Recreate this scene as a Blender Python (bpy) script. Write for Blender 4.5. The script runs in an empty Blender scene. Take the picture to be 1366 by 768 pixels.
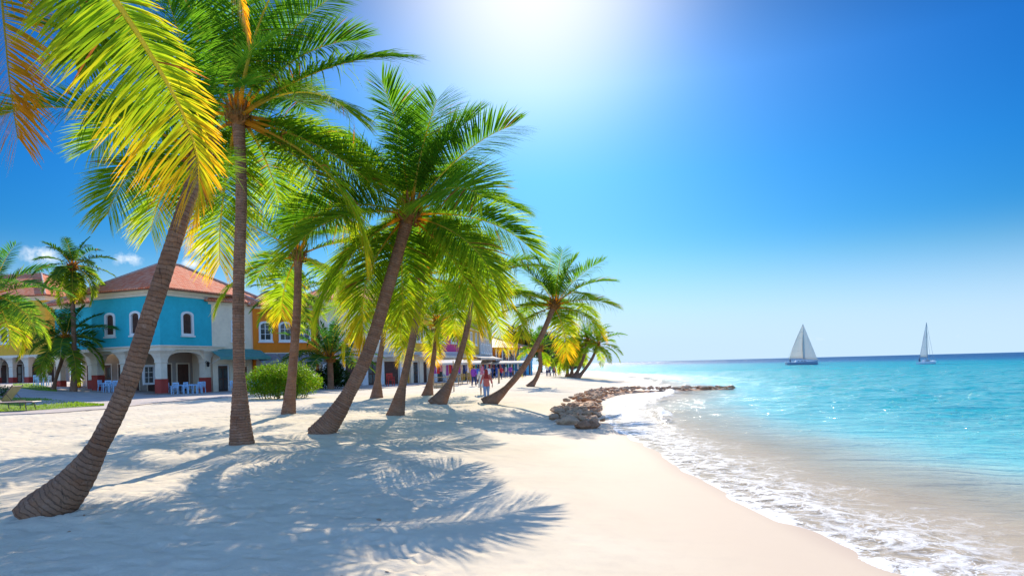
import bpy, bmesh, math, random
import numpy as np
from mathutils import Vector, Matrix
R = math.radians
rng = np.random.default_rng(7)
random.seed(7)

# ------------------------------------------------------------------ camera
F, CX, CY, ROLL, CAMH = 910.0, 683.0, 486.6, R(1.45), 1.7
sc = bpy.context.scene
COL = sc.collection
cam_d = bpy.data.cameras.new('camera'); cam = bpy.data.objects.new('camera', cam_d); COL.objects.link(cam)
sc.camera = cam
cam_d.sensor_width = 36; cam_d.lens = F / 1366 * 36
cam_d.shift_y = (CY - 384) / 1366
cam_d.clip_start = 0.05; cam_d.clip_end = 40000
cr, sr = math.cos(ROLL), math.sin(ROLL)
cam.matrix_world = Matrix(((cr, sr, 0, 0), (0, 0, -1, 0), (-sr, cr, 0, CAMH), (0, 0, 0, 1)))

def ray(px, py):
    u, v = (px - CX) / F, (CY - py) / F
    return (u * cr + v * sr, 1.0, -u * sr + v * cr)
def P(px, py, Y):
    d = ray(px, py); return (d[0] * Y, Y, CAMH + d[2] * Y)
def G(px, py, z=0.0):
    d = ray(px, py); t = (z - CAMH) / d[2]; return (d[0] * t, t)

# ------------------------------------------------------------------ sky, sun, exposure
SUN_EL, SUN_AZ = R(31), R(2.5)       # azimuth measured from +Y towards +X
world = bpy.data.worlds.new('World'); sc.world = world; world.use_nodes = True
wn = world.node_tree; wn.nodes.clear()
def N(nt, t, **kw):
    n = nt.nodes.new(t)
    for k, v in kw.items(): setattr(n, k, v)
    return n
sky = N(wn, 'ShaderNodeTexSky', sky_type='NISHITA', sun_disc=False, sun_elevation=SUN_EL, sun_rotation=SUN_AZ,
        air_density=0.85, dust_density=0.35, ozone_density=2.6, altitude=0)
hs = N(wn, 'ShaderNodeHueSaturation'); hs.inputs['Saturation'].default_value = 1.42; hs.inputs['Value'].default_value = 0.1; hs.inputs['Hue'].default_value = 0.488
wn.links.new(sky.outputs[0], hs.inputs['Color'])
gm = N(wn, 'ShaderNodeGamma'); gm.inputs[1].default_value = 1.6; wn.links.new(hs.outputs[0], gm.inputs[0])
tcs = N(wn, 'ShaderNodeTexCoord'); sps = N(wn, 'ShaderNodeSeparateXYZ'); wn.links.new(tcs.outputs['Generated'], sps.inputs[0])
rp = N(wn, 'ShaderNodeValToRGB'); wn.links.new(sps.outputs[2], rp.inputs[0])
el = rp.color_ramp.elements; el[0].position = 0; el[0].color = (.115, .20, .46, 1); el[1].position = 0.6; el[1].color = (.85, .85, .85, 1)
for dg, c in ((3, (.24, .32, .44)), (8, (.31, .44, .44)), (15, (.31, .56, .60)), (22, (.45, .63, .70)), (28, (.40, .48, .54))):
    e_ = el.new(math.sin(R(dg))); e_.color = (*c, 1)
fm = N(wn, 'ShaderNodeMix', data_type='RGBA', blend_type='MULTIPLY'); fm.inputs[0].default_value = 1; wn.links.new(gm.outputs[0], fm.inputs[6]); wn.links.new(rp.outputs[0], fm.inputs[7])
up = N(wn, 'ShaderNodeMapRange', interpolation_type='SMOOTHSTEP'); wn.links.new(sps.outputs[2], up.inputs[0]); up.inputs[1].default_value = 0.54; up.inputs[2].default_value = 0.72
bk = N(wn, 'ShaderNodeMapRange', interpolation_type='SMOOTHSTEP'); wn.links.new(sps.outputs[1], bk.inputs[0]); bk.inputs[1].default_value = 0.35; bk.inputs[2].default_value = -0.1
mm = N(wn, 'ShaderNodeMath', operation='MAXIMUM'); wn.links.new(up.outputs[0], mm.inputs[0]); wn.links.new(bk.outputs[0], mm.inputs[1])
bb = N(wn, 'ShaderNodeMix', data_type='RGBA', blend_type='MULTIPLY'); bb.inputs[0].default_value = 1; wn.links.new(sky.outputs[0], bb.inputs[6]); bb.inputs[7].default_value = (0.115, 0.15, 0.195, 1)  # unseen sky overhead and behind the camera made brighter and bluer to fill shade
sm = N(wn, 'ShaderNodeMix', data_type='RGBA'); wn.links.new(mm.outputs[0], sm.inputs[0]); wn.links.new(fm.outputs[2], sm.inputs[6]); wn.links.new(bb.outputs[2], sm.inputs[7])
hz = N(wn, 'ShaderNodeMapRange', interpolation_type='SMOOTHERSTEP'); wn.links.new(sps.outputs[2], hz.inputs[0]); hz.inputs[1].default_value = 0.20; hz.inputs[2].default_value = -0.01; hz.inputs[4].default_value = 0.97
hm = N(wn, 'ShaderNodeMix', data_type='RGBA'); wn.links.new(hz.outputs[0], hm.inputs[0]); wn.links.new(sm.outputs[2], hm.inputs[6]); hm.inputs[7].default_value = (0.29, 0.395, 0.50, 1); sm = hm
dt = N(wn, 'ShaderNodeVectorMath', operation='DOT_PRODUCT'); wn.links.new(tcs.outputs['Generated'], dt.inputs[0]); dt.inputs[1].default_value = (math.sin(SUN_AZ) * math.cos(SUN_EL), math.cos(SUN_AZ) * math.cos(SUN_EL), math.sin(SUN_EL))
w1_ = N(wn, 'ShaderNodeMapRange'); wn.links.new(dt.outputs['Value'], w1_.inputs[0]); w1_.inputs[1].default_value = 0.93; w1_.inputs[2].default_value = 1.0; w2_ = N(wn, 'ShaderNodeMath', operation='POWER'); wn.links.new(w1_.outputs[0], w2_.inputs[0]); w2_.inputs[1].default_value = 6.0
wm = N(wn, 'ShaderNodeMix', data_type='RGBA'); wn.links.new(w2_.outputs[0], wm.inputs[0]); wn.links.new(sm.outputs[2], wm.inputs[6]); wm.inputs[7].default_value = (0.50, 0.515, 0.53, 1); sm = wm
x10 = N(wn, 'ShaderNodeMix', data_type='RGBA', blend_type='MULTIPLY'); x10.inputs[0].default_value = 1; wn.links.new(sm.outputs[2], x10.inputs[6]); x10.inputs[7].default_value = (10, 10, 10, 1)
bg = N(wn, 'ShaderNodeBackground'); bg.inputs[1].default_value = 0.10
wo = N(wn, 'ShaderNodeOutputWorld')
geo = N(wn, 'ShaderNodeNewGeometry')
tc = N(wn, 'ShaderNodeTexCoord')
msum = None
for (px, py, sx, sy) in ((58, 340, 26, 15), (170, 345, 18, 11), (268, 331, 24, 12), (255, 352, 22, 10), (1320, 441, 30, 7), (1255, 447, 26, 4), (1080, 452, 40, 4)):
    d = Vector(ray(px, py)).normalized()
    sub = N(wn, 'ShaderNodeVectorMath', operation='SUBTRACT'); wn.links.new(tc.outputs['Generated'], sub.inputs[0]); sub.inputs[1].default_value = d
    scl = N(wn, 'ShaderNodeVectorMath', operation='MULTIPLY'); wn.links.new(sub.outputs[0], scl.inputs[0]); scl.inputs[1].default_value = (F / sx, F / sx, F / sy)
    ln = N(wn, 'ShaderNodeVectorMath', operation='LENGTH'); wn.links.new(scl.outputs[0], ln.inputs[0])
    mr = N(wn, 'ShaderNodeMapRange'); wn.links.new(ln.outputs['Value'], mr.inputs[0])
    mr.inputs[1].default_value = 1.3; mr.inputs[2].default_value = 0.0; mr.inputs[3].default_value = 0.0; mr.inputs[4].default_value = 1.0 if px < 600 else 0.35
    if msum is None: msum = mr.outputs[0]
    else:
        mx = N(wn, 'ShaderNodeMath', operation='MAXIMUM'); wn.links.new(msum, mx.inputs[0]); wn.links.new(mr.outputs[0], mx.inputs[1]); msum = mx.outputs[0]
cnz = N(wn, 'ShaderNodeTexNoise'); cnz.inputs['Scale'].default_value = 75; cnz.inputs['Detail'].default_value = 6; cnz.inputs['Roughness'].default_value = 0.6
wn.links.new(tc.outputs['Generated'], cnz.inputs['Vector'])
cm = N(wn, 'ShaderNodeMath', operation='MULTIPLY_ADD'); wn.links.new(cnz.outputs[0], cm.inputs[0]); cm.inputs[1].default_value = 2.2; cm.inputs[2].default_value = -1.3
ca = N(wn, 'ShaderNodeMath', operation='ADD'); wn.links.new(cm.outputs[0], ca.inputs[0]); wn.links.new(msum, ca.inputs[1])
cr_ = N(wn, 'ShaderNodeMapRange'); wn.links.new(ca.outputs[0], cr_.inputs[0]); cr_.inputs[1].default_value = 0.15; cr_.inputs[2].default_value = 0.75
cg = N(wn, 'ShaderNodeMath', operation='MULTIPLY'); wn.links.new(cr_.outputs[0], cg.inputs[0]); wn.links.new(msum, cg.inputs[1]); cg.use_clamp = True
cmix = N(wn, 'ShaderNodeMix', data_type='RGBA'); wn.links.new(cg.outputs[0], cmix.inputs[0]); wn.links.new(x10.outputs[2], cmix.inputs[6]); cmix.inputs[7].default_value = (4.6, 5.0, 5.4, 1)
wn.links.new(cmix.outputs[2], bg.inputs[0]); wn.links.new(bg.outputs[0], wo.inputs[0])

sd = bpy.data.lights.new('sun', 'SUN'); sun = bpy.data.objects.new('sun', sd); COL.objects.link(sun)
sd.energy = 3.4; sd.angle = R(0.3); sd.color = (1.0, 0.92, 0.79)
sdir = Vector((math.sin(SUN_AZ) * math.cos(SUN_EL), math.cos(SUN_AZ) * math.cos(SUN_EL), math.sin(SUN_EL)))
sun.rotation_euler = sdir.to_track_quat('Z', 'Y').to_euler()
sc.view_settings.view_transform = 'Standard'; sc.view_settings.look = 'None'
sc.view_settings.exposure = 1.10; sc.view_settings.gamma = 1; sc.view_settings.use_curve_mapping = False
sc.cycles.max_bounces = 7; sc.cycles.transparent_max_bounces = 10; sc.cycles.diffuse_bounces = 4; sc.cycles.glossy_bounces = 2; sc.cycles.transmission_bounces = 3
sc.cycles.caustics_reflective = False; sc.cycles.caustics_refractive = False
sc.cycles.sample_clamp_indirect = 6; sc.cycles.use_adaptive_sampling = True
sc.cycles.use_denoising = True

# ------------------------------------------------------------------ node helpers / materials
class NT:
    def __init__(s, name):
        s.m = bpy.data.materials.new(name); s.m.use_nodes = True; s.nt = s.m.node_tree; s.nt.nodes.clear()
        s.out = s.nt.nodes.new('ShaderNodeOutputMaterial')
    def n(s, t, ins=None, **kw):
        n = s.nt.nodes.new(t)
        for k, v in kw.items(): setattr(n, k, v)
        for k, v in (ins or {}).items(): s.set(n, k, v)
        return n
    def set(s, n, k, v):
        i = n.inputs[k]
        if isinstance(v, bpy.types.NodeSocket): s.nt.links.new(v, i)
        elif isinstance(v, bpy.types.Node): s.nt.links.new(v.outputs[0], i)
        else:
            if isinstance(v, (tuple, list)) and len(v) == 3 and i.type == 'RGBA': v = (*v, 1)
            i.default_value = v
    def math(s, op, a, b=0.0, c=None, clamp=False):
        n = s.n('ShaderNodeMath', {0: a, 1: b}, operation=op); n.use_clamp = clamp
        if c is not None: s.set(n, 2, c)
        return n.outputs[0]
    def mix(s, f, a, b, mode='MIX'):
        n = s.n('ShaderNodeMix', {0: f, 6: a, 7: b}, data_type='RGBA', blend_type=mode); return n.outputs[2]
    def rng(s, v, a, b, c=0.0, d=1.0, smooth=False):
        n = s.n('ShaderNodeMapRange', {0: v, 1: a, 2: b, 3: c, 4: d})
        if smooth: n.interpolation_type = 'SMOOTHSTEP'
        return n.outputs[0]
    def noise(s, vec, scale, detail=4, rough=0.5, dist=0.0):
        n = s.n('ShaderNodeTexNoise', {'Scale': scale, 'Detail': detail, 'Roughness': rough, 'Distortion': dist})
        if vec is not None: s.nt.links.new(vec, n.inputs['Vector'])
        return n.outputs[0]
    def bump(s, h, strength=0.5, dist=0.02, normal=None):
        n = s.n('ShaderNodeBump', {'Height': h, 'Strength': strength, 'Distance': dist})
        if normal is not None: s.nt.links.new(normal, n.inputs['Normal'])
        return n.outputs[0]
    def bsdf(s, **kw):
        ins = {k.replace('_', ' '): v for k, v in kw.items()}
        return s.n('ShaderNodeBsdfPrincipled', ins)
    def done(s, sh):
        s.nt.links.new(sh.outputs[0] if isinstance(sh, bpy.types.Node) else sh, s.out.inputs[0]); return s.m

_mc = {}
def plain(name, col, rough=0.7, var=0.25, scale=3.0, bump=0.3, bscale=25.0, spec=0.3, metal=0.0, bd=0.01):
    """painted / plastered / timber surface with mottling, grime and fine relief"""
    key = (name, col)
    if key in _mc: return _mc[key]
    t = NT(name); tcn = t.n('ShaderNodeTexCoord'); v = tcn.outputs['Object']
    a = t.noise(v, scale, 6, 0.65); b = t.noise(v, scale * 7, 3, 0.6)
    f = t.math('ADD', t.math('MULTIPLY', a, 0.7), t.math('MULTIPLY', b, 0.3))
    f = t.rng(f, 0.3, 0.7, 1 - var, 1 + var * 0.5)
    c = t.mix(1.0, (*col, 1), f, 'MULTIPLY')
    nb = t.bump(t.noise(v, bscale, 5, 0.6), bump, bd)
    m = t.done(t.bsdf(Base_Color=c, Roughness=rough, Metallic=metal, Normal=nb, Specular_IOR_Level=spec))
    _mc[key] = m; return m

def leaf_mat(name, trans=0.5, gain=2.2, rough=0.42, warm=(1.0, 1.0, 0.55)):
    t = NT(name)
    at = t.n('ShaderNodeAttribute', attribute_name='col'); c = at.outputs['Color']
    p = t.bsdf(Base_Color=c, Roughness=rough, Specular_IOR_Level=0.04)
    tr = t.n('ShaderNodeBsdfTranslucent', {0: t.mix(1.0, t.mix(1.0, c, (*warm, 1), 'MULTIPLY'), (gain, gain, gain, 1), 'MULTIPLY')})
    mx = t.n('ShaderNodeMixShader', {0: trans, 1: p, 2: tr})
    return t.done(mx)
M_frond = leaf_mat('palm_leaf', 0.55, 2.6, .85, (1.0, .97, .5))
M_leaf = leaf_mat('shrub_leaf', 0.45, 2.2)

def bark_mat():
    t = NT('palm_bark')
    at = t.n('ShaderNodeAttribute', attribute_name='tl'); tl = at.outputs['Fac']
    tcn = t.n('ShaderNodeTexCoord'); v = tcn.outputs['Object']
    wob = t.math('MULTIPLY', t.noise(v, 6.0, 4, 0.6), 0.10)
    ph = t.math('MULTIPLY', t.math('ADD', tl, wob), 1 / 0.06)
    fr = t.math('FRACT', ph)
    ringd = t.rng(fr, 0.0, 0.35, 0.0, 1.0, True)
    rid = t.n('ShaderNodeTexWhiteNoise', {'W': t.math('FLOOR', ph)}, noise_dimensions='1D').outputs[0]
    fib = t.noise(v, 45, 5, 0.75); mot = t.noise(v, 9, 5, 0.7)
    big = t.noise(v, 2.2, 4, 0.6)
    c = t.mix(t.rng(big, 0.3, 0.7), (0.21, 0.082, 0.036, 1), (0.42, 0.20, 0.10, 1))
    c = t.mix(t.rng(mot, 0.4, 0.7, 0, 0.6), c, (0.12, 0.07, 0.05, 1))
    c = t.mix(t.math('MULTIPLY', t.rng(fib, 0.45, 0.7), 0.5), c, (0.09, 0.055, 0.04, 1))
    c = t.mix(t.rng(rid, 0, 1, 0.0, 0.3), c, (0.38, 0.23, 0.15, 1))
    lich = t.noise(v, 5.5, 6, 0.75); c = t.mix(t.rng(lich, 0.56, 0.68, 0, 0.6), c, (0.38, 0.235, 0.16, 1))
    crk = t.noise(t.n('ShaderNodeVectorMath', {0: v, 1: (30, 30, 3)}, operation='MULTIPLY').outputs[0], 1.0, 4, 0.7); c = t.mix(t.rng(crk, 0.60, 0.68, 0, 0.8), c, (0.045, 0.026, 0.018, 1))
    c = t.mix(t.math('MULTIPLY', t.rng(ringd, 0, 1, 0.6, 0.0), t.rng(mot, 0.3, 0.55)), c, (0.07, 0.04, 0.03, 1))
    h = t.math('ADD', t.math('MULTIPLY', ringd, t.rng(fr, 0.2, 1.0, 0.8, 0.4)), t.math('ADD', t.math('MULTIPLY', fib, 0.7), t.math('MULTIPLY', mot, 0.6)))
    nb = t.bump(h, 0.9, 0.02)
    return t.done(t.bsdf(Base_Color=c, Roughness=0.85, Normal=nb, Specular_IOR_Level=0.2))
M_bark = bark_mat()
M_fibre = plain('crown_fibre', (0.30, 0.13, 0.04), 0.9, 0.6, 14, 1.0, 60, 0.1, bd=0.02)
M_wood = plain('dark_timber', (0.10, 0.045, 0.028), 0.6, 0.4, 4, 0.4, 30)
M_white = plain('white_paint', (0.78, 0.74, 0.68), 0.7, 0.12, 2, 0.3, 12)
M_cream = plain('cream_plaster', (0.80, 0.67, 0.50), 0.85, 0.18, 1.2, 0.4, 10)
M_redbase = plain('red_painted_plinth', (0.42, 0.055, 0.035), 0.75, 0.25, 2, 0.3, 10)
M_glass = plain('window_glass', (0.03, 0.035, 0.04), 0.12, 0.3, 1.5, 0.05, 4, 0.6)
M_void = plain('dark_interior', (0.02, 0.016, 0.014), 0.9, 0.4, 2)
M_floor = plain('shop_floor', (0.28, 0.19, 0.15), 0.8, 0.25, 1.5)  # brown floor under the arcades

def tile_mat(name, c1, c2):
    t = NT(name); uv = t.n('ShaderNodeUVMap').outputs[0]
    sep = t.n('ShaderNodeSeparateXYZ', {0: uv}); u, v = sep.outputs[0], sep.outputs[1]
    fu = t.math('PINGPONG', t.math('MULTIPLY', u, 1 / 0.26), 0.5)
    fv = t.math('FRACT', t.math('MULTIPLY', v, 1 / 0.38))
    idv = t.n('ShaderNodeCombineXYZ', {0: t.math('FLOOR', t.math('MULTIPLY', u, 1 / 0.26)), 1: t.math('FLOOR', t.math('MULTIPLY', v, 1 / 0.38))})
    wnz = t.n('ShaderNodeTexWhiteNoise', {'Vector': idv}).outputs[0]
    c = t.mix(wnz, (*c1, 1), (*c2, 1))
    c = t.mix(t.rng(t.noise(uv, 1.3, 4), 0.4, 0.75, 0, 0.22), c, (0.52, 0.33, 0.24, 1))
    c = t.mix(t.rng(fv, 0.0, 0.16, 0.65, 0.0), c, (0.09, 0.03, 0.02, 1))
    c = t.mix(t.rng(fu, 0.0, 0.16, 0.6, 0.0), c, (0.10, 0.035, 0.025, 1))
    h = t.math('ADD', t.math('MULTIPLY', fu, 1.6), t.math('SUBTRACT', 1.0, fv))
    return t.done(t.bsdf(Base_Color=c, Roughness=0.85, Specular_IOR_Level=0.12, Normal=t.bump(h, 0.9, 0.06)))
M_tile = tile_mat('terracotta_tiles', (0.80, 0.17, 0.06), (0.85, 0.32, 0.16))

# ------------------------------------------------------------------ object helpers
def link(o, parent=None):
    COL.objects.link(o)
    if parent is not None: o.parent = parent
    return o
def tag(o, label=None, cat=None, group=None, kind=None):
    if label: o['label'] = label
    if cat: o['category'] = cat
    if group: o['group'] = group
    if kind: o['kind'] = kind
    return o
def empty(name, loc, rz=0.0):
    o = bpy.data.objects.new(name, None); o.location = loc; o.rotation_euler = (0, 0, rz); o.empty_display_size = 0.3
    return link(o)
def copy_tree(o, parent=None):
    c = o.copy(); COL.objects.link(c); c.parent = parent
    for ch in list(o.children): copy_tree(ch, c)
    return c

class MB:
    def __init__(s): s.v = []; s.f = []; s.uv = []; s.M = Matrix.Identity(4)
    def add(s, vs, fs, uvs=None):
        b = len(s.v); s.v += [tuple(s.M @ Vector(p)) for p in vs]; s.f += [tuple(i + b for i in f) for f in fs]
        s.uv += uvs if uvs else [None] * len(fs)
        return s
    def box(s, x0, x1, y0, y1, z0, z1):
        return s.add([(x0,y0,z0),(x1,y0,z0),(x1,y1,z0),(x0,y1,z0),(x0,y0,z1),(x1,y0,z1),(x1,y1,z1),(x0,y1,z1)],
                     [(0,3,2,1),(4,5,6,7),(0,1,5,4),(1,2,6,5),(2,3,7,6),(3,0,4,7)])
    def loft(s, rings, cap=True):
        n = len(rings[0]); vs = [p for r in rings for p in r]; fs = []
        for k in range(len(rings) - 1):
            for i in range(n):
                j = (i + 1) % n; fs.append((k*n+i, k*n+j, (k+1)*n+j, (k+1)*n+i))
        if cap: fs += [tuple(range(n - 1, -1, -1)), tuple((len(rings)-1)*n + i for i in range(n))]
        return s.add(vs, fs)
    def tube(s, pts, rad, n=8, cap=True):
        pts = [Vector(p) for p in pts]
        if not hasattr(rad, '__len__'): rad = [rad] * len(pts)
        rings = []; a = None
        for i, p in enumerate(pts):
            t = (pts[min(i+1, len(pts)-1)] - pts[max(i-1, 0)]).normalized()
            if a is None: a = t.orthogonal().normalized()
            a = (a - t * a.dot(t)).normalized(); b = t.cross(a)
            rings.append([tuple(p + (a * math.cos(2*math.pi*k/n) + b * math.sin(2*math.pi*k/n)) * rad[i]) for k in range(n)])
        return s.loft(rings, cap)
    def rings(s, spec, n=12, cx=0, cy=0):
        """spec: list of (z, rx, ry[, ox, oy])"""
        out = []
        for q in spec:
            z, rx, ry = q[:3]; ox, oy = (q[3], q[4]) if len(q) > 3 else (0, 0)
            out.append([(cx+ox+rx*math.cos(2*math.pi*k/n), cy+oy+ry*math.sin(2*math.pi*k/n), z) for k in range(n)])
        return s.loft(out)
    def build(s, name, mat, parent=None, smooth=False, bevel=0.0):
        me = bpy.data.meshes.new(name); me.from_pydata(s.v, [], s.f)
        if any(u is not None for u in s.uv):
            uvl = me.uv_layers.new(name='UVMap'); k = 0
            for fi, f in enumerate(s.f):
                for j in range(len(f)):
                    uvl.data[k].uv = s.uv[fi][j] if s.uv[fi] else (0, 0); k += 1
        me.materials.append(mat)
        if smooth: me.shade_smooth()
        me.update()
        o = bpy.data.objects.new(name, me); link(o, parent)
        if bevel:
            b = o.modifiers.new('bevel', 'BEVEL'); b.width = bevel; b.segments = 2; b.limit_method = 'ANGLE'
        return o

def np_mesh(name, V, Fq, mat, parent=None, smooth=True, col=None, attrs=None):
    """V (n,3), Fq (m,4) quads (a triangle repeats nothing: give quads only)"""
    me = bpy.data.meshes.new(name)
    me.vertices.add(len(V)); me.vertices.foreach_set('co', np.asarray(V, np.float32).ravel())
    m = len(Fq); me.loops.add(m * 4); me.polygons.add(m)
    me.loops.foreach_set('vertex_index', np.asarray(Fq, np.int32).ravel())
    me.polygons.foreach_set('loop_start', np.arange(0, m * 4, 4, dtype=np.int32))
    if smooth: me.polygons.foreach_set('use_smooth', np.ones(m, bool))
    me.update(calc_edges=True)
    if col is not None:
        a = me.color_attributes.new('col', 'FLOAT_COLOR', 'POINT')
        c4 = np.ones((len(V), 4), np.float32); c4[:, :3] = col; a.data.foreach_set('color', c4.ravel())
    for k, arr in (attrs or {}).items():
        a = me.attributes.new(k, 'FLOAT', 'POINT'); a.data.foreach_set('value', np.asarray(arr, np.float32))
    me.materials.append(mat)
    o = bpy.data.objects.new(name, me); return link(o, parent)

# value noise ---------------------------------------------------------
_tab = np.random.default_rng(3).random((256, 256))
def vnoise(x, y):
    x = np.asarray(x, float); y = np.asarray(y, float)
    xi = np.floor(x).astype(int); yi = np.floor(y).astype(int); fx = x - xi; fy = y - yi
    fx = fx*fx*(3-2*fx); fy = fy*fy*(3-2*fy)
    g = lambda a, b: _tab[a & 255, b & 255]
    return (g(xi,yi)*(1-fx)+g(xi+1,yi)*fx)*(1-fy)+(g(xi,yi+1)*(1-fx)+g(xi+1,yi+1)*fx)*fy - 0.5
def sstep(a, b, x):
    t = np.clip((x - a) / (b - a), 0, 1); return t*t*(3-2*t)

# ------------------------------------------------------------------ shoreline and terrain
SEA_Z = -0.5
SHORE = np.array([(6.5,-60),(5.2,-15),(4.5,0),(3.95,6.5),(3.75,7.5),(3.6,9.2),(3.4,11.8),(3.2,13.8),(3.35,16.1),(3.3,18.4),(3.3,22.6),(3.6,26.5),(4.1,32),(5.6,38.5),
                  (8.0,43.5),(9.4,48.5),(11.5,60),(14.5,85),(15,100),(13.5,140),(11,200),(-2,300),(-40,420),(-120,600),(-900,900),(-9000,2500)], float)
def smooth_poly(p, it=3):
    for _ in range(it):
        q = np.empty((len(p)*2-2, 2)); q[0::2] = p[:-1]*0.75+p[1:]*0.25; q[1::2] = p[:-1]*0.25+p[1:]*0.75
        p = np.vstack([p[:1], q, p[-1:]])
    return p
SH = smooth_poly(SHORE, 2)
LAND = np.vstack([SH, [(-20000, 2500), (-20000, -60)]])
def shore_d(x, y):
    """signed distance to the waterline, positive out to sea"""
    x = np.asarray(x, float); y = np.asarray(y, float); shp = x.shape; x = x.ravel(); y = y.ravel()
    best = np.full(x.shape, 1e18)
    for a, b in zip(SH[:-1], SH[1:]):
        ab = b - a; t = np.clip(((x-a[0])*ab[0] + (y-a[1])*ab[1]) / (ab@ab), 0, 1)
        best = np.minimum(best, (x-a[0]-t*ab[0])**2 + (y-a[1]-t*ab[1])**2)
    ins = np.zeros(x.shape, bool); n = len(LAND)
    for i in range(n):
        a, b = LAND[i], LAND[(i+1) % n]
        if a[1] == b[1]: continue
        c = (a[1] > y) != (b[1] > y)
        ins ^= c & (x < (b[0]-a[0])*(y-a[1])/(b[1]-a[1])+a[0])
    d = np.sqrt(best); d[ins] *= -1
    return d.reshape(shp)
_tracks = []
for (xa, ya, xb, yb, bend) in ((-0.6, 4.2, -2.4, 24, .5), (-5.8, 7.5, 0.2, 13.5, .6), (-3.2, 5.0, -7.5, 22, -.3)):
    L_ = math.hypot(xb-xa, yb-ya); n_ = int(L_/.68); tx, ty = (xb-xa)/L_, (yb-ya)/L_
    for k in range(n_):
        u = k/n_; sd_ = 1 if k % 2 else -1; b_ = bend*math.sin(u*math.pi)
        _tracks.append((xa+tx*u*L_-ty*(b_+sd_*.11)+.04*math.sin(k*7.1), ya+ty*u*L_+tx*(b_+sd_*.11)+.05*math.cos(k*5.3), tx, ty))
def footprints(x, y):
    out = np.zeros(x.shape)
    for fx, fy, tx, ty in _tracks:
        m_ = (np.abs(x-fx) < .4) & (np.abs(y-fy) < .4)
        if not m_.any(): continue
        a = (x[m_]-fx)*tx+(y[m_]-fy)*ty; b = -(x[m_]-fx)*ty+(y[m_]-fy)*tx
        q = (a/.16)**2+(b/.075)**2; out[m_] += -.035*np.exp(-q**1.5)+.012*np.exp(-((np.sqrt(q)-1.45)/.35)**2)
    return out
def ground_z(x, y, detail=True):
    x = np.asarray(x, float); y = np.asarray(y, float)
    d = shore_d(x, y)
    z = np.where(d < 0, -0.5 * sstep(-9.5, 1.5, d) * 1.0, 0)
    base = -0.5 * sstep(-10, 0.0, d) ** 1.2
    out = -0.5 - 0.07 * np.clip(d, 0, 60)
    z = np.where(d < 0, base - 0.02 * 0, out)
    inl = sstep(-2.0, -6.0, d)
    und = 0.10 * vnoise(x*0.33+5, y*0.33+9) + 0.07 * vnoise(x*0.8+1, y*0.8) + 0.035 * vnoise(x*1.9, y*1.9+3)
    far = 1 - sstep(30, 45, y) * 0.8
    z = z + und * inl * far
    if detail:
        h = vnoise(x*4.3+7, y*4.3) ; h2 = vnoise(x*9, y*9+4)
        dent = -np.clip(h - 0.12, 0, 1) * 0.11 + 0.012 * h2
        z = z + dent * inl * far + footprints(x, y)
    rise = np.clip(0.065 * (-28 - x), 0, 1.05) * sstep(30, 45, y)
    for bpx, bpy_, bY in ((50, 690, 8.3), (322, 597, 15.3), (384, 553, 26), (424, 580, 17.8), (527, 553, 24.8)):
        bx, _, _ = P(bpx, bpy_, bY); q = ((x-bx-.1)/.75)**2+((y-bY)/.6)**2; z = z+0.085*np.exp(-q)*(1+.5*vnoise(x*4, y*4))
    return z + rise
def gz(x, y): return float(ground_z(np.array([x]), np.array([y]), False)[0])

def fan_grid(ks, ys, y0):
    K, Y = np.meshgrid(ks, ys); Ye = np.maximum(Y, y0) + 1.0
    return K * Ye, Y
def grid_faces(nr, nc, mask=None):
    i = np.arange(nr-1)[:, None] * nc + np.arange(nc-1)[None, :]
    f = np.stack([i, i+1, i+1+nc, i+nc], -1)
    if mask is not None:
        mk = mask.reshape(nr, nc); keep = mk[:-1,:-1] | mk[1:,:-1] | mk[:-1,1:] | mk[1:,1:]
        f = f[keep]
    return f.reshape(-1, 4)
def compact(V, Fq, *attrs):
    used = np.unique(Fq); mp = np.full(len(V), -1); mp[used] = np.arange(len(used))
    return (V[used], mp[Fq]) + tuple(a[used] for a in attrs)

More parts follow.
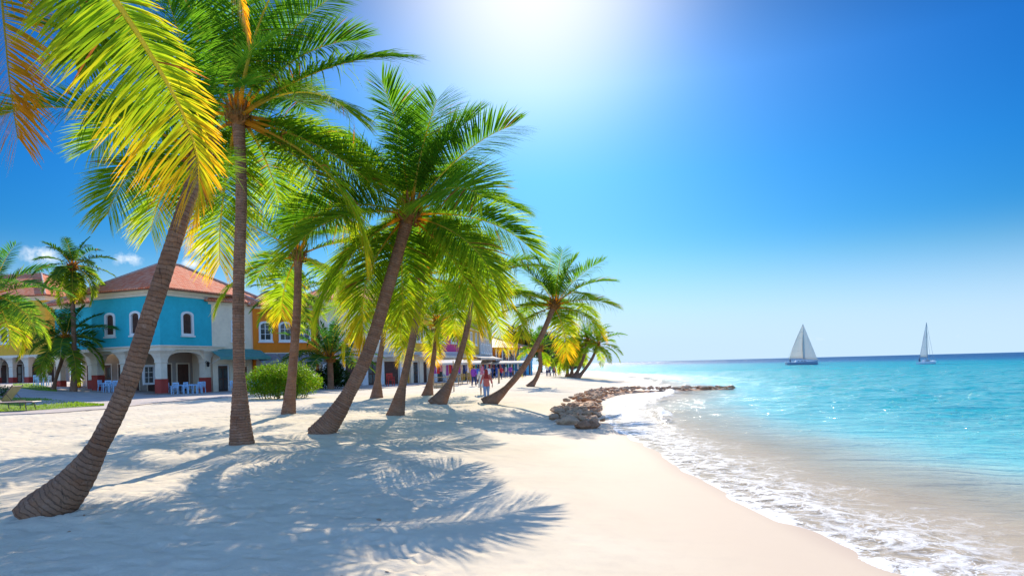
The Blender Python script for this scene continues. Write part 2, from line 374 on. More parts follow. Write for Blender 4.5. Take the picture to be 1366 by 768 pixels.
# sand ---------------------------------------------------------------
def sand_mat():
    t = NT('sand'); g = t.n('ShaderNodeNewGeometry'); pos = g.outputs['Position']
    d = t.n('ShaderNodeAttribute', attribute_name='shore').outputs['Fac']
    big = t.noise(pos, 0.35, 4, 0.6); mid = t.noise(pos, 3.0, 5, 0.65); fine = t.noise(pos, 160, 3, 0.7)
    dj = t.math('ADD', d, t.rng(t.noise(pos, 0.5, 3), 0, 1, -1.6, 1.6))
    c = t.mix(t.rng(big, 0.3, 0.7), (0.67, 0.55, 0.385, 1), (0.76, 0.64, 0.465, 1))
    c = t.mix(t.rng(mid, 0.45, 0.75, 0, 0.35), c, (0.52, 0.42, 0.32, 1))
    c = t.mix(t.rng(fine, 0.5, 0.72, 0, 0.35), c, (0.36, 0.27, 0.20, 1))
    wet = t.rng(dj, -3.6, -0.8, 0, 1, True)
    c = t.mix(t.math('MULTIPLY', wet, 0.85), c, (0.62, 0.48, 0.34, 1))
    soak = t.rng(d, -0.35, 0.1, 0, 1, True)
    c = t.mix(t.math('MULTIPLY', soak, 0.75), c, (0.54, 0.41, 0.30, 1))
    # foot-churned dry sand
    vor = t.n('ShaderNodeTexVoronoi', {'Vector': t.n('ShaderNodeVectorMath', {0: pos, 1: (1, 1, 0.2)}, operation='MULTIPLY').outputs[0], 'Scale': 3.1, 'Randomness': 1.0}, feature='SMOOTH_F1')
    pits = t.rng(vor.outputs[0], 0.05, 0.40, 0, 1, True)
    dry = t.rng(dj, -5.5, -3.5, 1, 0, True)
    h = t.math('ADD', t.math('MULTIPLY', pits, 0.55), t.math('MULTIPLY', mid, 0.8))
    h = t.math('MULTIPLY', h, dry)
    b1 = t.bump(h, 0.85, 0.06)
    b2 = t.bump(t.math('MULTIPLY', fine, t.rng(wet, 0, 1, 1.0, 0.15)), 0.5, 0.004, b1)
    rough = t.rng(wet, 0, 1, 0.95, 0.7)
    return t.done(t.bsdf(Base_Color=c, Roughness=rough, Normal=b2, Specular_IOR_Level=t.rng(wet, 0, 1, 0.08, 0.05)))
ks = np.concatenate([-np.geomspace(9, 1.05, 14), np.linspace(-1.0, 0.75, 480), np.geomspace(0.8, 9, 12)])
ys = np.concatenate([np.linspace(-40, 0, 9), np.geomspace(1.5, 130, 620), np.geomspace(132, 700, 130), np.geomspace(720, 9000, 14)])
X, Y = fan_grid(ks, ys, 1.5)
D = shore_d(X, Y); Z = ground_z(X, Y)
Z = np.where(D > 60, -5, Z)
mask = (D < 40)
Fq = grid_faces(*X.shape, mask)
V, Fq, Dd = compact(np.stack([X, Y, Z], -1).reshape(-1, 3), Fq, D.ravel())
o = np_mesh('beach_sand', V, Fq, sand_mat(), attrs={'shore': Dd})
tag(o, 'pale cream dry sand with soft footprints sloping to the water', None, None, 'structure')

# sea ----------------------------------------------------------------
def sea_mat():
    t = NT('sea_water'); g = t.n('ShaderNodeNewGeometry'); pos = g.outputs['Position']
    d = t.n('ShaderNodeAttribute', attribute_name='shore').outputs['Fac']
    cr = t.n('ShaderNodeAttribute', attribute_name='crest').outputs['Fac']
    sep = t.n('ShaderNodeSeparateXYZ', {0: pos}); yy = sep.outputs[1]
    n1 = t.noise(pos, 0.16, 5, 0.6); n2 = t.noise(pos, 0.9, 4, 0.6)
    dj = t.math('ADD', d, t.math('MULTIPLY', t.rng(n1, 0, 1, -1, 1), t.rng(d, 2, 30, 1.0, 8.0)))
    ramp = t.n('ShaderNodeValToRGB'); t.set(ramp, 0, t.math('POWER', t.math('MULTIPLY', t.math('MAXIMUM', dj, 0.0), 1/400), 0.4, clamp=True))
    els = ramp.color_ramp.elements
    def at(dd): return min(1.0, (dd/400)**0.4)
    data = [(0, (0.55, 0.44, 0.33)), (2.3, (0.76, 0.62, 0.43)), (4.5, (0.56, 0.62, 0.49)), (7, (0.18, 0.58, 0.53)), (13, (0.025, 0.47, 0.47)), (35, (0.003, 0.40, 0.41)), (110, (0.002, 0.31, 0.37)), (180, (0.003, 0.13, 0.28)), (400, (0.002, 0.07, 0.19))]
    els[0].position = at(data[0][0]); els[0].color = (*data[0][1], 1); els[1].position = at(data[-1][0]); els[1].color = (*data[-1][1], 1)
    for dd, c in data[1:-1]:
        e = els.new(at(dd)); e.color = (*c, 1)
    c = ramp.outputs[0]
    c = t.mix(t.math('MULTIPLY', t.rng(n2, 0.40, 0.72, 0, 0.5), t.rng(d, 4, 16, 0.25, 1.0)), c, t.mix(1.0, c, (0.45, 0.62, 0.72, 1), 'MULTIPLY'))
    # waves (bump)
    st = t.n('ShaderNodeVectorMath', {0: pos, 1: (1.0, 0.42, 1)}, operation='MULTIPLY').outputs[0]
    rot = t.n('ShaderNodeVectorRotate', {'Vector': pos, 'Angle': 0.45}, rotation_type='Z_AXIS').outputs[0]
    st = t.n('ShaderNodeVectorMath', {0: rot, 1: (0.45, 1.0, 1)}, operation='MULTIPLY').outputs[0]
    w1 = t.noise(st, 0.55, 5, 0.58, 0.6); w2 = t.noise(st, 2.4, 4, 0.6, 0.5); w3 = t.noise(st, 9.0, 3, 0.6)
    amp = t.rng(d, 0.5, 14, 0.10, 1.0)
    h = t.math('ADD', t.math('ADD', t.math('MULTIPLY', w1, 1.0), t.math('MULTIPLY', w2, 0.42)), t.math('MULTIPLY', w3, 0.08))
    nb = t.bump(t.math('MULTIPLY', h, amp), 1.0, 0.8)
    water = t.bsdf(Base_Color=c, Roughness=t.rng(yy, 15, 150, 0.12, 0.28), IOR=1.33, Normal=nb, Specular_IOR_Level=t.rng(yy, 25, 140, 0.18, 0.03))
    tr = t.n('ShaderNodeBsdfTransparent', {0: (0.93, 0.97, 0.96, 1)})
    body = t.n('ShaderNodeMixShader', {0: t.rng(dj, 0.2, 7.0, 0.22, 1.0, True), 1: tr, 2: water})
    # foam
    dist = t.n('ShaderNodeVectorMath', {0: t.n('ShaderNodeTexNoise', {'Vector': pos, 'Scale': 1.6, 'Detail': 4, 'Roughness': 0.6}).outputs['Color'], 1: (0.9, 0.9, 0)}, operation='MULTIPLY').outputs[0]
    fp = t.n('ShaderNodeVectorMath', {0: pos, 1: dist}, operation='ADD').outputs[0]
    fp = t.n('ShaderNodeVectorMath', {0: fp, 1: (1, 1, 0)}, operation='MULTIPLY').outputs[0]
    v1 = t.n('ShaderNodeTexVoronoi', {'Vector': fp, 'Scale': 2.6}, feature='DISTANCE_TO_EDGE').outputs[0]
    v2 = t.n('ShaderNodeTexVoronoi', {'Vector': fp, 'Scale': 7.0}, feature='DISTANCE_TO_EDGE').outputs[0]
    lace = t.math('MINIMUM', t.math('MULTIPLY', v1, 2.2), t.math('MULTIPLY', v2, 4.2))       # 0 on the lines
    fn = t.noise(fp, 3.2, 6, 0.72); fb = t.noise(pos, 0.75, 4, 0.6)
    edge = t.rng(t.math('ADD', d, t.rng(fn, 0.3, 0.7, -.25, .25)), -0.1, 0.6, 1.0, 0.0)                      # swash lip
    zone = t.math('MULTIPLY', t.rng(d, 0.0, 0.6, 0.5, 1.0), t.rng(t.math('ADD', d, t.rng(fb, 0.2, 0.8, -1.5, 1.5)), 1.0, 3.6, 0.50, 0.0))
    farz = t.math('MULTIPLY', t.rng(yy, 16, 30, 0, 0.12), t.rng(t.math('ADD', d, t.rng(fb, 0.2, 0.8, -1.5, 1.5)), 2.0, 8.5, 1.0, 0.0))
    dens = t.math('MAXIMUM', t.math('MAXIMUM', edge, t.math('ADD', zone, farz)), t.math('MULTIPLY', cr, 0.95))
    dens = t.math('MULTIPLY', dens, t.rng(fb, 0.25, 0.6, 0.6, 1.15))
    thr = t.math('SUBTRACT', t.math('MULTIPLY', dens, 1.25), t.math('ADD', t.math('MULTIPLY', lace, 0.75), t.math('MULTIPLY', fn, 0.75)))
    ff = t.rng(thr, -0.16, 0.36, 0, 1, True)
    # scattered whitecaps
    wc = t.noise(t.n('ShaderNodeVectorMath', {0: pos, 1: (0.35, 0.9, 1)}, operation='MULTIPLY').outputs[0], 0.9, 6, 0.66)
    wcm = t.math('MULTIPLY', t.rng(wc, 0.70, 0.74, 0, 0.9), t.rng(d, 5, 9))
    ff = t.math('MAXIMUM', ff, wcm)
    fbm = t.bump(t.math('MULTIPLY', t.noise(fp, 14, 5, 0.7), 1.0), 0.8, 0.03)
    foam = t.bsdf(Base_Color=(0.76, 0.725, 0.67, 1), Roughness=0.75, Normal=fbm, Subsurface_Weight=0.0)
    sh = t.n('ShaderNodeMixShader', {0: ff, 1: body, 2: foam})
    return t.done(sh)
ks = np.concatenate([-np.geomspace(7, 0.9, 8), np.linspace(-0.8, 0.0, 40), np.linspace(0.01, 1.0, 400), np.geomspace(1.05, 9, 14)])
ys = np.concatenate([np.linspace(-60, 0, 10), np.geomspace(1.5, 200, 420), np.geomspace(203, 700, 110), np.geomspace(720, 26000, 30)])
X, Y = fan_grid(ks, ys, 1.5)
D = shore_d(X, Y)
near = 1 - sstep(90, 200, Y)
amp = sstep(1, 14, D)
wv = 0.035*np.sin(1.05*X - 1.9*Y*0.55 + 3*vnoise(X*.2, Y*.2)) + 0.10*vnoise(X*0.55+0.2*Y, Y*0.75) + 0.05*vnoise(X*1.6, Y*2.1) + 0.02*vnoise(X*4.1, Y*5.2)
cpos = 2.1 + 1.3*vnoise(Y*0.25, 3.3) + 0.5*vnoise(Y*0.9, X*0.3)
cpos2 = 0.95 + 0.5*vnoise(Y*0.35+7, 1.3)
brk = np.clip(0.5 + 2.0*vnoise(Y*0.30+1.7, 8.8+0*X), 0, 1)
cr1 = np.exp(-((D-cpos)/np.where(D > cpos, 0.42, 0.2))**2) * brk
cr2 = np.exp(-((D-cpos2)/0.16)**2) * 0.5
cr3 = np.exp(-((D-5.0-1.5*vnoise(Y*0.2, 1.1))/0.8)**2) * 0.35
Z = SEA_Z + near*(amp*wv) + (0.27*cr1*(0.8+0.9*vnoise(X*5, Y*5)) + 0.03*cr2 + 0.06*cr3)*near + 0.03*vnoise(X*2.3, Y*1.4)*(1-amp)*sstep(40, 20, Y) - 0.012*sstep(0.4, -0.4, D) - 0.09*sstep(-0.05, -0.45, D)
Fq = grid_faces(*X.shape, D > -2.5)
V, Fq, Dd, Cr = compact(np.stack([X, Y, Z], -1).reshape(-1, 3), Fq, D.ravel(), np.clip(cr1 + 0.5*cr2, 0, 1).ravel())
o = np_mesh('sea_water', V, Fq, sea_mat(), attrs={'shore': Dd, 'crest': Cr})
tag(o, 'turquoise sea with small waves and white foam washing on the sand', None, None, 'structure')

# pavement and lawn ------------------------------------------------------
def sheet(name, front, back, nz, mat, lift, kerb=0.12, nu=8, nv=8):
    fr = [Vector((*p, 0)) for p in front]; bk = [Vector((*p, 0)) for p in back]
    def samp(L, u):
        k = u*(len(L)-1); i = min(int(k), len(L)-2); return L[i].lerp(L[i+1], k-i)
    vs = []; 
    for i in range(nu*(len(front)-1)+1):
        u = i/(nu*(len(front)-1)); a, b = samp(fr, u), samp(bk, u)
        for j in range(nv+1):
            p = a.lerp(b, j/nv); vs.append((p.x, p.y, gz(p.x, p.y)+lift))
    n = nv+1; m = nu*(len(front)-1)+1
    fs = [(i*n+j, (i+1)*n+j, (i+1)*n+j+1, i*n+j+1) for i in range(m-1) for j in range(nv)]
    b0 = len(vs)
    for i in range(m): vs.append((vs[i*n][0], vs[i*n][1], vs[i*n][2]-kerb-0.1))
    fs += [(b0+i, b0+i+1, (i+1)*n, i*n) for i in range(m-1)]
    b1 = len(vs)
    for i in range(m): q = vs[i*n+nv]; vs.append((q[0], q[1], q[2]-kerb-0.1))
    fs += [(b1+i+1, b1+i, i*n+nv, (i+1)*n+nv) for i in range(m-1)]
    b = MB(); b.add(vs, fs); return b.build(name, mat)
def pave_mat():
    t = NT('pale_paving'); g = t.n('ShaderNodeNewGeometry'); pos = g.outputs['Position']
    rot = t.n('ShaderNodeVectorRotate', {'Vector': pos, 'Angle': 0.35}, rotation_type='Z_AXIS').outputs[0]
    br = t.n('ShaderNodeTexBrick', {'Vector': rot, 'Color1': (0.46, 0.37, 0.31, 1), 'Color2': (0.40, 0.31, 0.26, 1), 'Mortar': (0.27, 0.21, 0.17, 1), 'Scale': 1.0, 'Mortar Size': 0.012, 'Brick Width': 0.6, 'Row Height': 0.6})
    c = t.mix(t.rng(t.noise(pos, 0.6, 5), 0.35, 0.7, 0, 0.6), br.outputs[0], (0.58, 0.48, 0.39, 1))
    return t.done(t.bsdf(Base_Color=c, Roughness=0.8, Normal=t.bump(br.outputs['Fac'], 0.3, -0.01)))
front = [G(-160, 562), G(-60, 556), G(60, 552), G(150, 544), G(215, 537), G(290, 531), G(430, 523), G(540, 516), G(600, 509)]
back = [(-75, 66), (-75, 92), (-62, 95), (-45, 80), (-38, 75), (-30, 75), (-24, 80), (-16, 90), (-8, 100)]
M_pave = pave_mat()
tag(sheet('pavement', front, back, 0, M_pave, 0.045), 'pale stone terrace in front of the painted arcades', None, None, 'structure')
def grass_mat():
    t = NT('lawn_grass'); g = t.n('ShaderNodeNewGeometry'); pos = g.outputs['Position']
    c = t.mix(t.rng(t.noise(pos, 5, 5, 0.7), 0.3, 0.7), (0.12, 0.22, 0.02, 1), (0.26, 0.34, 0.03, 1))
    return t.done(t.bsdf(Base_Color=c, Roughness=0.9, Normal=t.bump(t.noise(pos, 60, 3, 0.7), 1.0, 0.05)))
M_lawn = grass_mat()
M_grassblade = leaf_mat('grass_blade', 0.4, 2.0)
def lawn(name, fpx, bpx, label, n=2500):
    f = [G(*p) for p in fpx]; b = [G(*p) for p in bpx]
    o = sheet(name, f, b, 0, M_lawn, 0.075, 0.03, 4, 4); tag(o, label, None, None, 'structure')
    u = rng.random(n)*(len(f)-1); v = rng.random(n); i = np.minimum(u.astype(int), len(f)-2); fr = (u-i)[:, None]
    f = np.array(f); b = np.array(b)
    p = (f[i]*(1-fr)+f[i+1]*fr)*(1-v[:, None]) + (b[i]*(1-fr)+b[i+1]*fr)*v[:, None]
    z = ground_z(p[:, 0], p[:, 1], False)+0.07
    a = rng.random(n)*6.283; w = 0.02; h = 0.05+0.05*rng.random(n)
    dx, dy = np.cos(a)*w, np.sin(a)*w; lx, ly = rng.normal(0, .03, n), rng.normal(0, .03, n)
    V = np.stack([np.stack([p[:,0]-dx, p[:,1]-dy, z], -1), np.stack([p[:,0]+dx, p[:,1]+dy, z], -1),
                  np.stack([p[:,0]+dx*.2+lx, p[:,1]+dy*.2+ly, z+h], -1), np.stack([p[:,0]-dx*.2+lx, p[:,1]-dy*.2+ly, z+h], -1)], 1).reshape(-1, 3)
    Fq = np.arange(n*4).reshape(-1, 4)
    c = np.repeat(np.array([0.16, 0.25, 0.02])*(0.7+0.7*rng.random((n, 1))), 4, 0)
    g = np_mesh('grass', V, Fq, M_grassblade, col=c, smooth=False); tag(g, 'short grass blades on the ' + name.replace('_', ' '), 'grass', None, 'stuff')
lawn('lawn', [(-60, 552), (0, 551), (60, 547.5), (100, 544), (139, 541.6)], [(-60, 541), (0, 538.5), (60, 536.5), (100, 537.5), (139, 541.2)], 'bright green pointed lawn beside the sun loungers')
lawn('lawn', [(18, 531), (50, 531.5), (76, 531)], [(18, 528.5), (50, 527.5), (76, 530)], 'small strip of lawn at the foot of the arcade palm', 800)
# ------------------------------------------------------------------ palms
GREEN = np.array([0.062, 0.150, 0.011]); LIME = np.array([0.22, 0.285, 0.014]); YEL = np.array([0.44, 0.29, 0.015]); ORG = np.array([0.50, 0.17, 0.015]); BRN = np.array([0.20, 0.07, 0.025])
def frond_mesh(pts, N, leaf, width, age, rg, twist=0.0, side_droop=0.5, petiole=0.14, tint=1.0, seg=4, gold=0.0, asym=(1, 1), green=GREEN):
    """pts: rachis polyline; returns V, F, C"""
    pts = np.asarray(pts, float)
    dl = np.linalg.norm(np.diff(pts, axis=0), axis=1); cum = np.concatenate([[0], np.cumsum(dl)]); L = cum[-1]
    def at(s):
        return np.stack([np.interp(s*L, cum, pts[:, k]) for k in range(3)], -1)
    def tan(s):
        a = at(np.clip(s+0.02, 0, 1)) - at(np.clip(s-0.02, 0, 1)); return a/np.linalg.norm(a, axis=-1, keepdims=True)
    # a steady side vector
    chord = pts[-1]-pts[0]; hz = np.array([chord[0], chord[1], 0.0]);
    if np.linalg.norm(hz) < 0.15*L: hz = hz + np.array([math.cos(twist*9+1), math.sin(twist*9+1), 0])*0.3
    hz /= np.linalg.norm(hz); side0 = np.cross(hz, [0, 0, 1.0])
    side0 = side0*math.cos(twist) + np.array([0, 0, 1.0])*math.sin(twist)
    Vs, Fs, Cs = [], [], []; off = 0
    # rachis : triangular tube
    m = 14; s = np.linspace(0, 1, m); p = at(s); T = tan(s)
    S = side0 - T*(T@side0)[:, None]; S /= np.linalg.norm(S, axis=1, keepdims=True); U = np.cross(S, T)
    r = L*(0.0105*(1-s)**1.3+0.0016); r[0] *= 1.9; r[1] *= 1.15
    r = np.maximum(r, 0.006)
    ring = np.stack([p+S*r[:, None]*1.2, p+U*r[:, None]*0.9, p-S*r[:, None]*1.2, p-U*r[:, None]*0.7], 1)
    Vs.append(ring.reshape(-1, 3))
    i = np.arange(m-1)[:, None]*4; j = np.arange(4)[None]; Fs.append(np.stack([i+j, i+(j+1) % 4, i+4+(j+1) % 4, i+4+j], -1).reshape(-1, 4))
    mixr = np.clip(s*3.0, 0, 1)[:, None]
    rc = (0.55*ORG+0.45*YEL)*(1-mixr) + mixr*(0.35*LIME+0.65*np.array([.55, .42, .10]))
    Cs.append(np.repeat(rc*tint, 4, 0)); off += m*4
    for sgn, asy in ((1, asym[0]), (-1, asym[1])):
        s = np.linspace(petiole, 0.995, N) + rg.normal(0, 0.25/N, N); s = np.clip(s, 0, 1); q = (s-petiole)/(1-petiole); q = np.clip(q, 0, 1)
        p = at(s); T = tan(s); S = side0 - T*(T@side0)[:, None]; S /= np.linalg.norm(S, axis=1, keepdims=True); U = np.cross(S, T)
        U *= np.where(U[:, 2:3] < 0, 1, 1)
        if U[:, 2].mean() < 0: U = -U
        shape = np.interp(q, [0, .08, .3, .6, .85, 1], [.42, .74, 1, .96, .78, .48])
        ln = leaf*shape*(1+rg.normal(0, .07, N))*asy
        ang = np.radians(np.interp(q, [0, .3, .7, 1], [80, 70, 56, 30])) + rg.normal(0, .06, N)
        v = np.radians(np.interp(q, [0, 1], [24, 8]))*(1-1.2*age) + rg.normal(0, .09, N)
        d = T*np.cos(ang)[:, None] + (sgn*S*np.cos(v)[:, None]+U*np.sin(v)[:, None])*np.sin(ang)[:, None]
        W = np.cross(d, U); W /= np.linalg.norm(W, axis=1, keepdims=True)
        W = W*np.cos(0.5*sgn)+U*np.sin(0.5*sgn)
        prof = np.interp(np.linspace(0, 1, seg+1), [0, .15, .5, .8, 1], [.45, .95, 1, .62, .05])
        droop = side_droop*(0.55+0.5*age)*(1+rg.normal(0, .25, N))
        broken = rg.random(N) < 0.04; droop = np.where(broken, droop+1.2, droop)
        cur = p.copy(); rows = []
        wj = width*(0.85+.3*rg.random(N))*np.interp(q, [0, .2, .8, 1], [.8, 1, .9, .5])
        for k in range(seg+1):
            rows.append(np.stack([cur+W*(wj*prof[k]*.5)[:, None], cur-W*(wj*prof[k]*.5)[:, None]], 1))
            d = d + np.array([0, 0, -1.0])*(droop*(0.35+0.75*k/seg)/seg*2)[:, None]; d /= np.linalg.norm(d, axis=1, keepdims=True)
            cur = cur + d*(ln/seg)[:, None]
        A = np.stack(rows, 1)                                  # N, seg+1, 2, 3
        Vs.append(A.reshape(-1, 3))
        b = off + np.arange(N)[:, None]*(seg+1)*2 + np.arange(seg)[None]*2
        Fs.append(np.stack([b, b+1, b+3, b+2], -1).reshape(-1, 4))
        tt = np.linspace(0, 1, seg+1)[None, :]
        yf = np.clip(0.07 + 1.0*(age-0.45)*q[:, None]*1.0 + 0.40*age*tt**2 + 0.22*q[:, None]**2 + rg.normal(0, .10, (N, 1)) + gold, 0, 1)
        of = np.clip((yf-0.62)*1.5 + 0.35*gold*rg.random((N, 1)), 0, 0.8)
        base = green*(1-np.clip(yf*2, 0, 1)[..., None]) + LIME*np.clip(yf*2, 0, 1)[..., None]
        c = base*(1-np.clip(yf*2-0.8, 0, 1)[..., None]) + YEL*np.clip(yf*2-0.8, 0, 1)[..., None]
        c = c*(1-of[..., None]) + ORG*of[..., None]
        dead = (rg.random((N, 1)) < 0.008*(1+2.5*age))[..., None]; c = np.where(dead, BRN*1.2, c)
        c = c*(0.8+0.4*rg.random((N, 1, 1)))*tint
        Cs.append(np.repeat(c, 2, axis=1).reshape(-1, 3)); off += N*(seg+1)*2
    return np.concatenate(Vs), np.concatenate(Fs), np.concatenate(Cs)

def arc_pts(az, e0, L, droop, rg, n=14, sway=0.15):
    p = np.zeros(3); out = [p.copy()]; a = az
    for k in range(n):
        s = (k+0.5)/n; e = e0 - droop*s**1.35
        p = p + np.array([math.cos(a)*math.cos(e), math.sin(a)*math.cos(e), math.sin(e)])*L/n; out.append(p.copy()); a += sway*rg.normal()*0.12
    return np.array(out)

def bez(pts, n):
    """smooth curve through points (Catmull-Rom)"""
    pts = [np.array(p, float) for p in pts]; ext = [2*pts[0]-pts[1]] + pts + [2*pts[-1]-pts[-2]]; out = []
    m = len(pts)-1
    for k in range(n+1):
        u = k/n*m; i = min(int(u), m-1); t = u-i; a, b, c, d = ext[i:i+4]
        out.append(0.5*((2*b)+(-a+c)*t+(2*a-5*b+4*c-d)*t*t+(-a+3*b-3*c+d)*t**3))
    return np.array(out)

def trunk_mesh(ctr, rad, parent, origin, sides=18, step=0.05, name='trunk'):
    cum = np.concatenate([[0], np.cumsum(np.linalg.norm(np.diff(ctr, axis=0), axis=1))]); L = cum[-1]
    n = int(L/step)+2; s = np.linspace(0, L, n); p = np.stack([np.interp(s, cum, ctr[:, k]) for k in range(3)], -1)
    r = np.interp(s/L, [q[0] for q in rad], [q[1] for q in rad])
    T = np.gradient(p, axis=0); T /= np.linalg.norm(T, axis=1, keepdims=True)
    A = np.tile(np.array([0, 1.0, 0]), (n, 1)); A -= T*(A*T).sum(1, keepdims=True); A /= np.linalg.norm(A, axis=1, keepdims=True); B = np.cross(T, A)
    th = np.linspace(0, 2*np.pi, sides, endpoint=False)
    ringw = 1+0.022*((np.arange(n) % 2)*2-1)[:, None] + 0.05*vnoise(s[:, None]*1.7+np.cos(th)[None]*0.9, np.sin(th)[None]*0.9+s[:, None]*0.3) + 0.03*vnoise(s[:, None]*9, th[None]*2)
    flare = 1 + 0.10*np.exp(-s/0.35)[:, None]*np.sin(th*5+1)[None]
    rr = r[:, None]*ringw*flare
    V = p[:, None]+A[:, None]*(np.cos(th)[None, :, None]*rr[..., None])+B[:, None]*(np.sin(th)[None, :, None]*rr[..., None])
    i = np.arange(n-1)[:, None]*sides; j = np.arange(sides)[None]
    Fq = np.stack([i+j, i+(j+1) % sides, i+sides+(j+1) % sides, i+sides+j], -1).reshape(-1, 4)
    return np_mesh(name, V.reshape(-1, 3)-origin, Fq, M_bark, parent, attrs={'tl': np.repeat(s, sides)})

def heart_mesh(parent, c, axis, r, rg, n=34, tint=1.0):
    """fibrous boots at the top of the trunk"""
    b = MB(); ax = Vector(axis).normalized(); a = ax.orthogonal().normalized(); bb = ax.cross(a); c = Vector(c)
    prof = [(-0.55, .95), (-0.3, 1.1), (0, 1.45), (0.25, 1.35), (0.55, .8), (0.8, .3)]
    ringl = [[tuple(c+ax*(z*r*2.2)+(a*math.cos(t*math.pi/6)+bb*math.sin(t*math.pi/6))*r*q*(1+0.12*rg.normal())) for t in range(12)] for z, q in prof]
    b.loft(ringl)
    for k in range(n):
        t = k*2.399; h = -0.5+1.2*k/n; o = a*math.cos(t)+bb*math.sin(t)
        p0 = c+ax*(h*r*2)+o*r*1.0; p1 = p0+o*r*(0.55+.3*rg.random())+ax*r*(0.5+h); p2 = p1+o*r*.25+ax*r*(.75+.4*rg.random())
        b.tube([p0, p1, p2], [r*.22, r*.17, r*.05], 5)
    return b.build('crown_heart', M_fibre, parent)

MAIN = 'coconut palms along the beach'
def palm(label, base_px, mids, crown_px, Yb, Yc=None, r=(.33, .2, .16), n=26, L=3.4, leaf=.85, N=70, width=.045, seed=1, e=(84, -24), droop=60, group='coconut palms along the beach', base_z=None, specials=(), tint=1.0, sides=18, gold=0.0, name='palm_tree', side_droop=.42, seg=4, skip=None, green=GREEN, cat='palm tree', aged=.8):
    rg = np.random.default_rng(seed)
    Yc = Yc if Yc is not None else Yb
    bx = P(*base_px, Yb); z0 = gz(bx[0], bx[1]) if base_z is None else base_z
    base = np.array([bx[0], bx[1], z0-0.12]); top = np.array(P(*crown_px, Yc))
    mp = [np.array(P(x, y, Yb+(Yc-Yb)*(i+1)/(len(mids)+1))) for i, (x, y) in enumerate(mids)]
    ctr = bez([base]+mp+[top], 40)
    root = empty(name, (bx[0], bx[1], z0)); org = np.array([bx[0], bx[1], z0])
    tag(root, label, cat, group)
    r = (r[0]*.86, r[1]*.76, r[2]*.78)
    trunk_mesh(ctr, [(0, r[0]), (.07, r[0]*.66+r[1]*.34), (.22, r[1]), (.9, r[2]), (1, r[2]*1.2)], root, org, sides)
    ax = ctr[-1]-ctr[-4]; ax /= np.linalg.norm(ax); c = ctr[-1]-org
    heart_mesh(root, c, ax*0.6+np.array([0, 0, .4]), r[2]*1.25, rg, 34 if sides > 12 else 16)
    for k in range(n):
        f = k/(n-1) if n > 1 else 0
        az = k*2.39996+rg.normal()*.15+seed; age = f
        e0 = R(e[0]+(e[1]-e[0])*f**0.9+rg.normal()*5)
        if skip and skip(az % (2*math.pi), f): continue
        if group == MAIN and math.sin(az) < -0.55 and f > 0.66 and not specials: continue
        if group == MAIN and math.sin(az) < -0.9 and 0.2 < f <= 0.66 and not specials: continue
        l = L*(0.78+.33*math.sin(min(1, f*1.6+.15)*math.pi*.5))*(1+rg.normal()*.07)
        pts = arc_pts(az, e0, l, R(droop*(.55+.6*f)+rg.normal()*8), rg)
        o0 = c+np.array([math.cos(az), math.sin(az), 0])*r[2]*.8+ax*(.25-.35*f)
        ag = max(0, min(1, (f-.25)/.75)); ag = ag if aged is None else ag*aged
        V, Fq, C = frond_mesh(pts+o0, N, leaf*(.8+.2*min(1, f*3)), width, ag, rg, rg.normal()*.25, side_droop, tint=tint, seg=seg, gold=gold, green=green)
        np_mesh('frond', V, Fq, M_frond, root, smooth=False, col=C)
    if n > 12:
        pts = arc_pts(seed, R(86), L*.42, R(6), rg)+c
        V, Fq, C = frond_mesh(pts, 40, leaf*.16, width*1.6, 0, rg, 0, .02, petiole=.35, seg=2, green=LIME)
        np_mesh('spear_frond', V, Fq, M_frond, root, smooth=False, col=C)
    for sp in specials:
        pts = bez([P(*q) if len(q) == 3 else q for q in sp['px']], 22)-org
        V, Fq, C = frond_mesh(pts, sp.get('N', 90), sp.get('leaf', .9), sp.get('width', .045), sp.get('age', .8), rg, sp.get('twist', 0), sp.get('sd', .5), sp.get('pet', .1), tint=sp.get('tint', 1), seg=5, gold=sp.get('gold', 0), asym=sp.get('asym', (1, 1)))
        np_mesh('frond', V, Fq, M_frond, root, smooth=False, col=C)
    return root

# off-frame palm whose fronds hang in from above left
palm('near palm at far left whose orange tipped fronds hang in from above', (-392, 870), [(-330, 400), (-180, 60)], (40, -150), 5.6, 6.2, r=(.28, .17, .14), n=5, L=2.0, leaf=.6, N=80, seed=3, base_z=0.0, e=(70, 20),
     skip=lambda az, f: math.sin(az) < -0.2,
     specials=[dict(px=[(60, -130, 6.1), (150, -5, 6.0), (205, 80, 6.0), (248, 160, 6.0), (266, 225, 6.0), (262, 290, 6.0)], N=175, leaf=1.0, width=.021, age=.95, sd=.3, twist=-1.2, gold=-.02, asym=(1.0, .42)),
               dict(px=[(20, -140, 6.2), (2, -40, 6.2), (8, 60, 6.2), (14, 120, 6.2), (24, 185, 6.2)], N=120, leaf=.7, width=.02, age=.8, sd=.2, twist=1.4, gold=.45, tint=.8),
               dict(px=[(30, -130, 6.6), (60, -70, 6.9), (95, -30, 7.2), (110, 30, 7.4), (100, 80, 7.5)], N=90, leaf=.7, width=.035, age=.4, sd=.4, twist=-.8, gold=.05),
               dict(px=[(80, -140, 6.6), (200, -150, 6.9), (285, -70, 7.1), (318, -10, 7.1), (332, 50, 7.1)], N=90, leaf=.32, width=.026, age=.8, sd=.3, twist=1.0, gold=.35)])
palm('big leaning palm nearest the camera, its trunk bending low over the sand at left', (50, 690), [(110, 628), (165, 525), (202, 415), (236, 310), (256, 250)], (266, 205), 8.3, 8.8, r=(.36, .155, .12), n=17, L=2.0, leaf=.75, N=120, width=.018, seed=11, e=(80, 5), droop=60, aged=.5, skip=lambda az, f: math.cos(az) > 0.05 and f > .12)
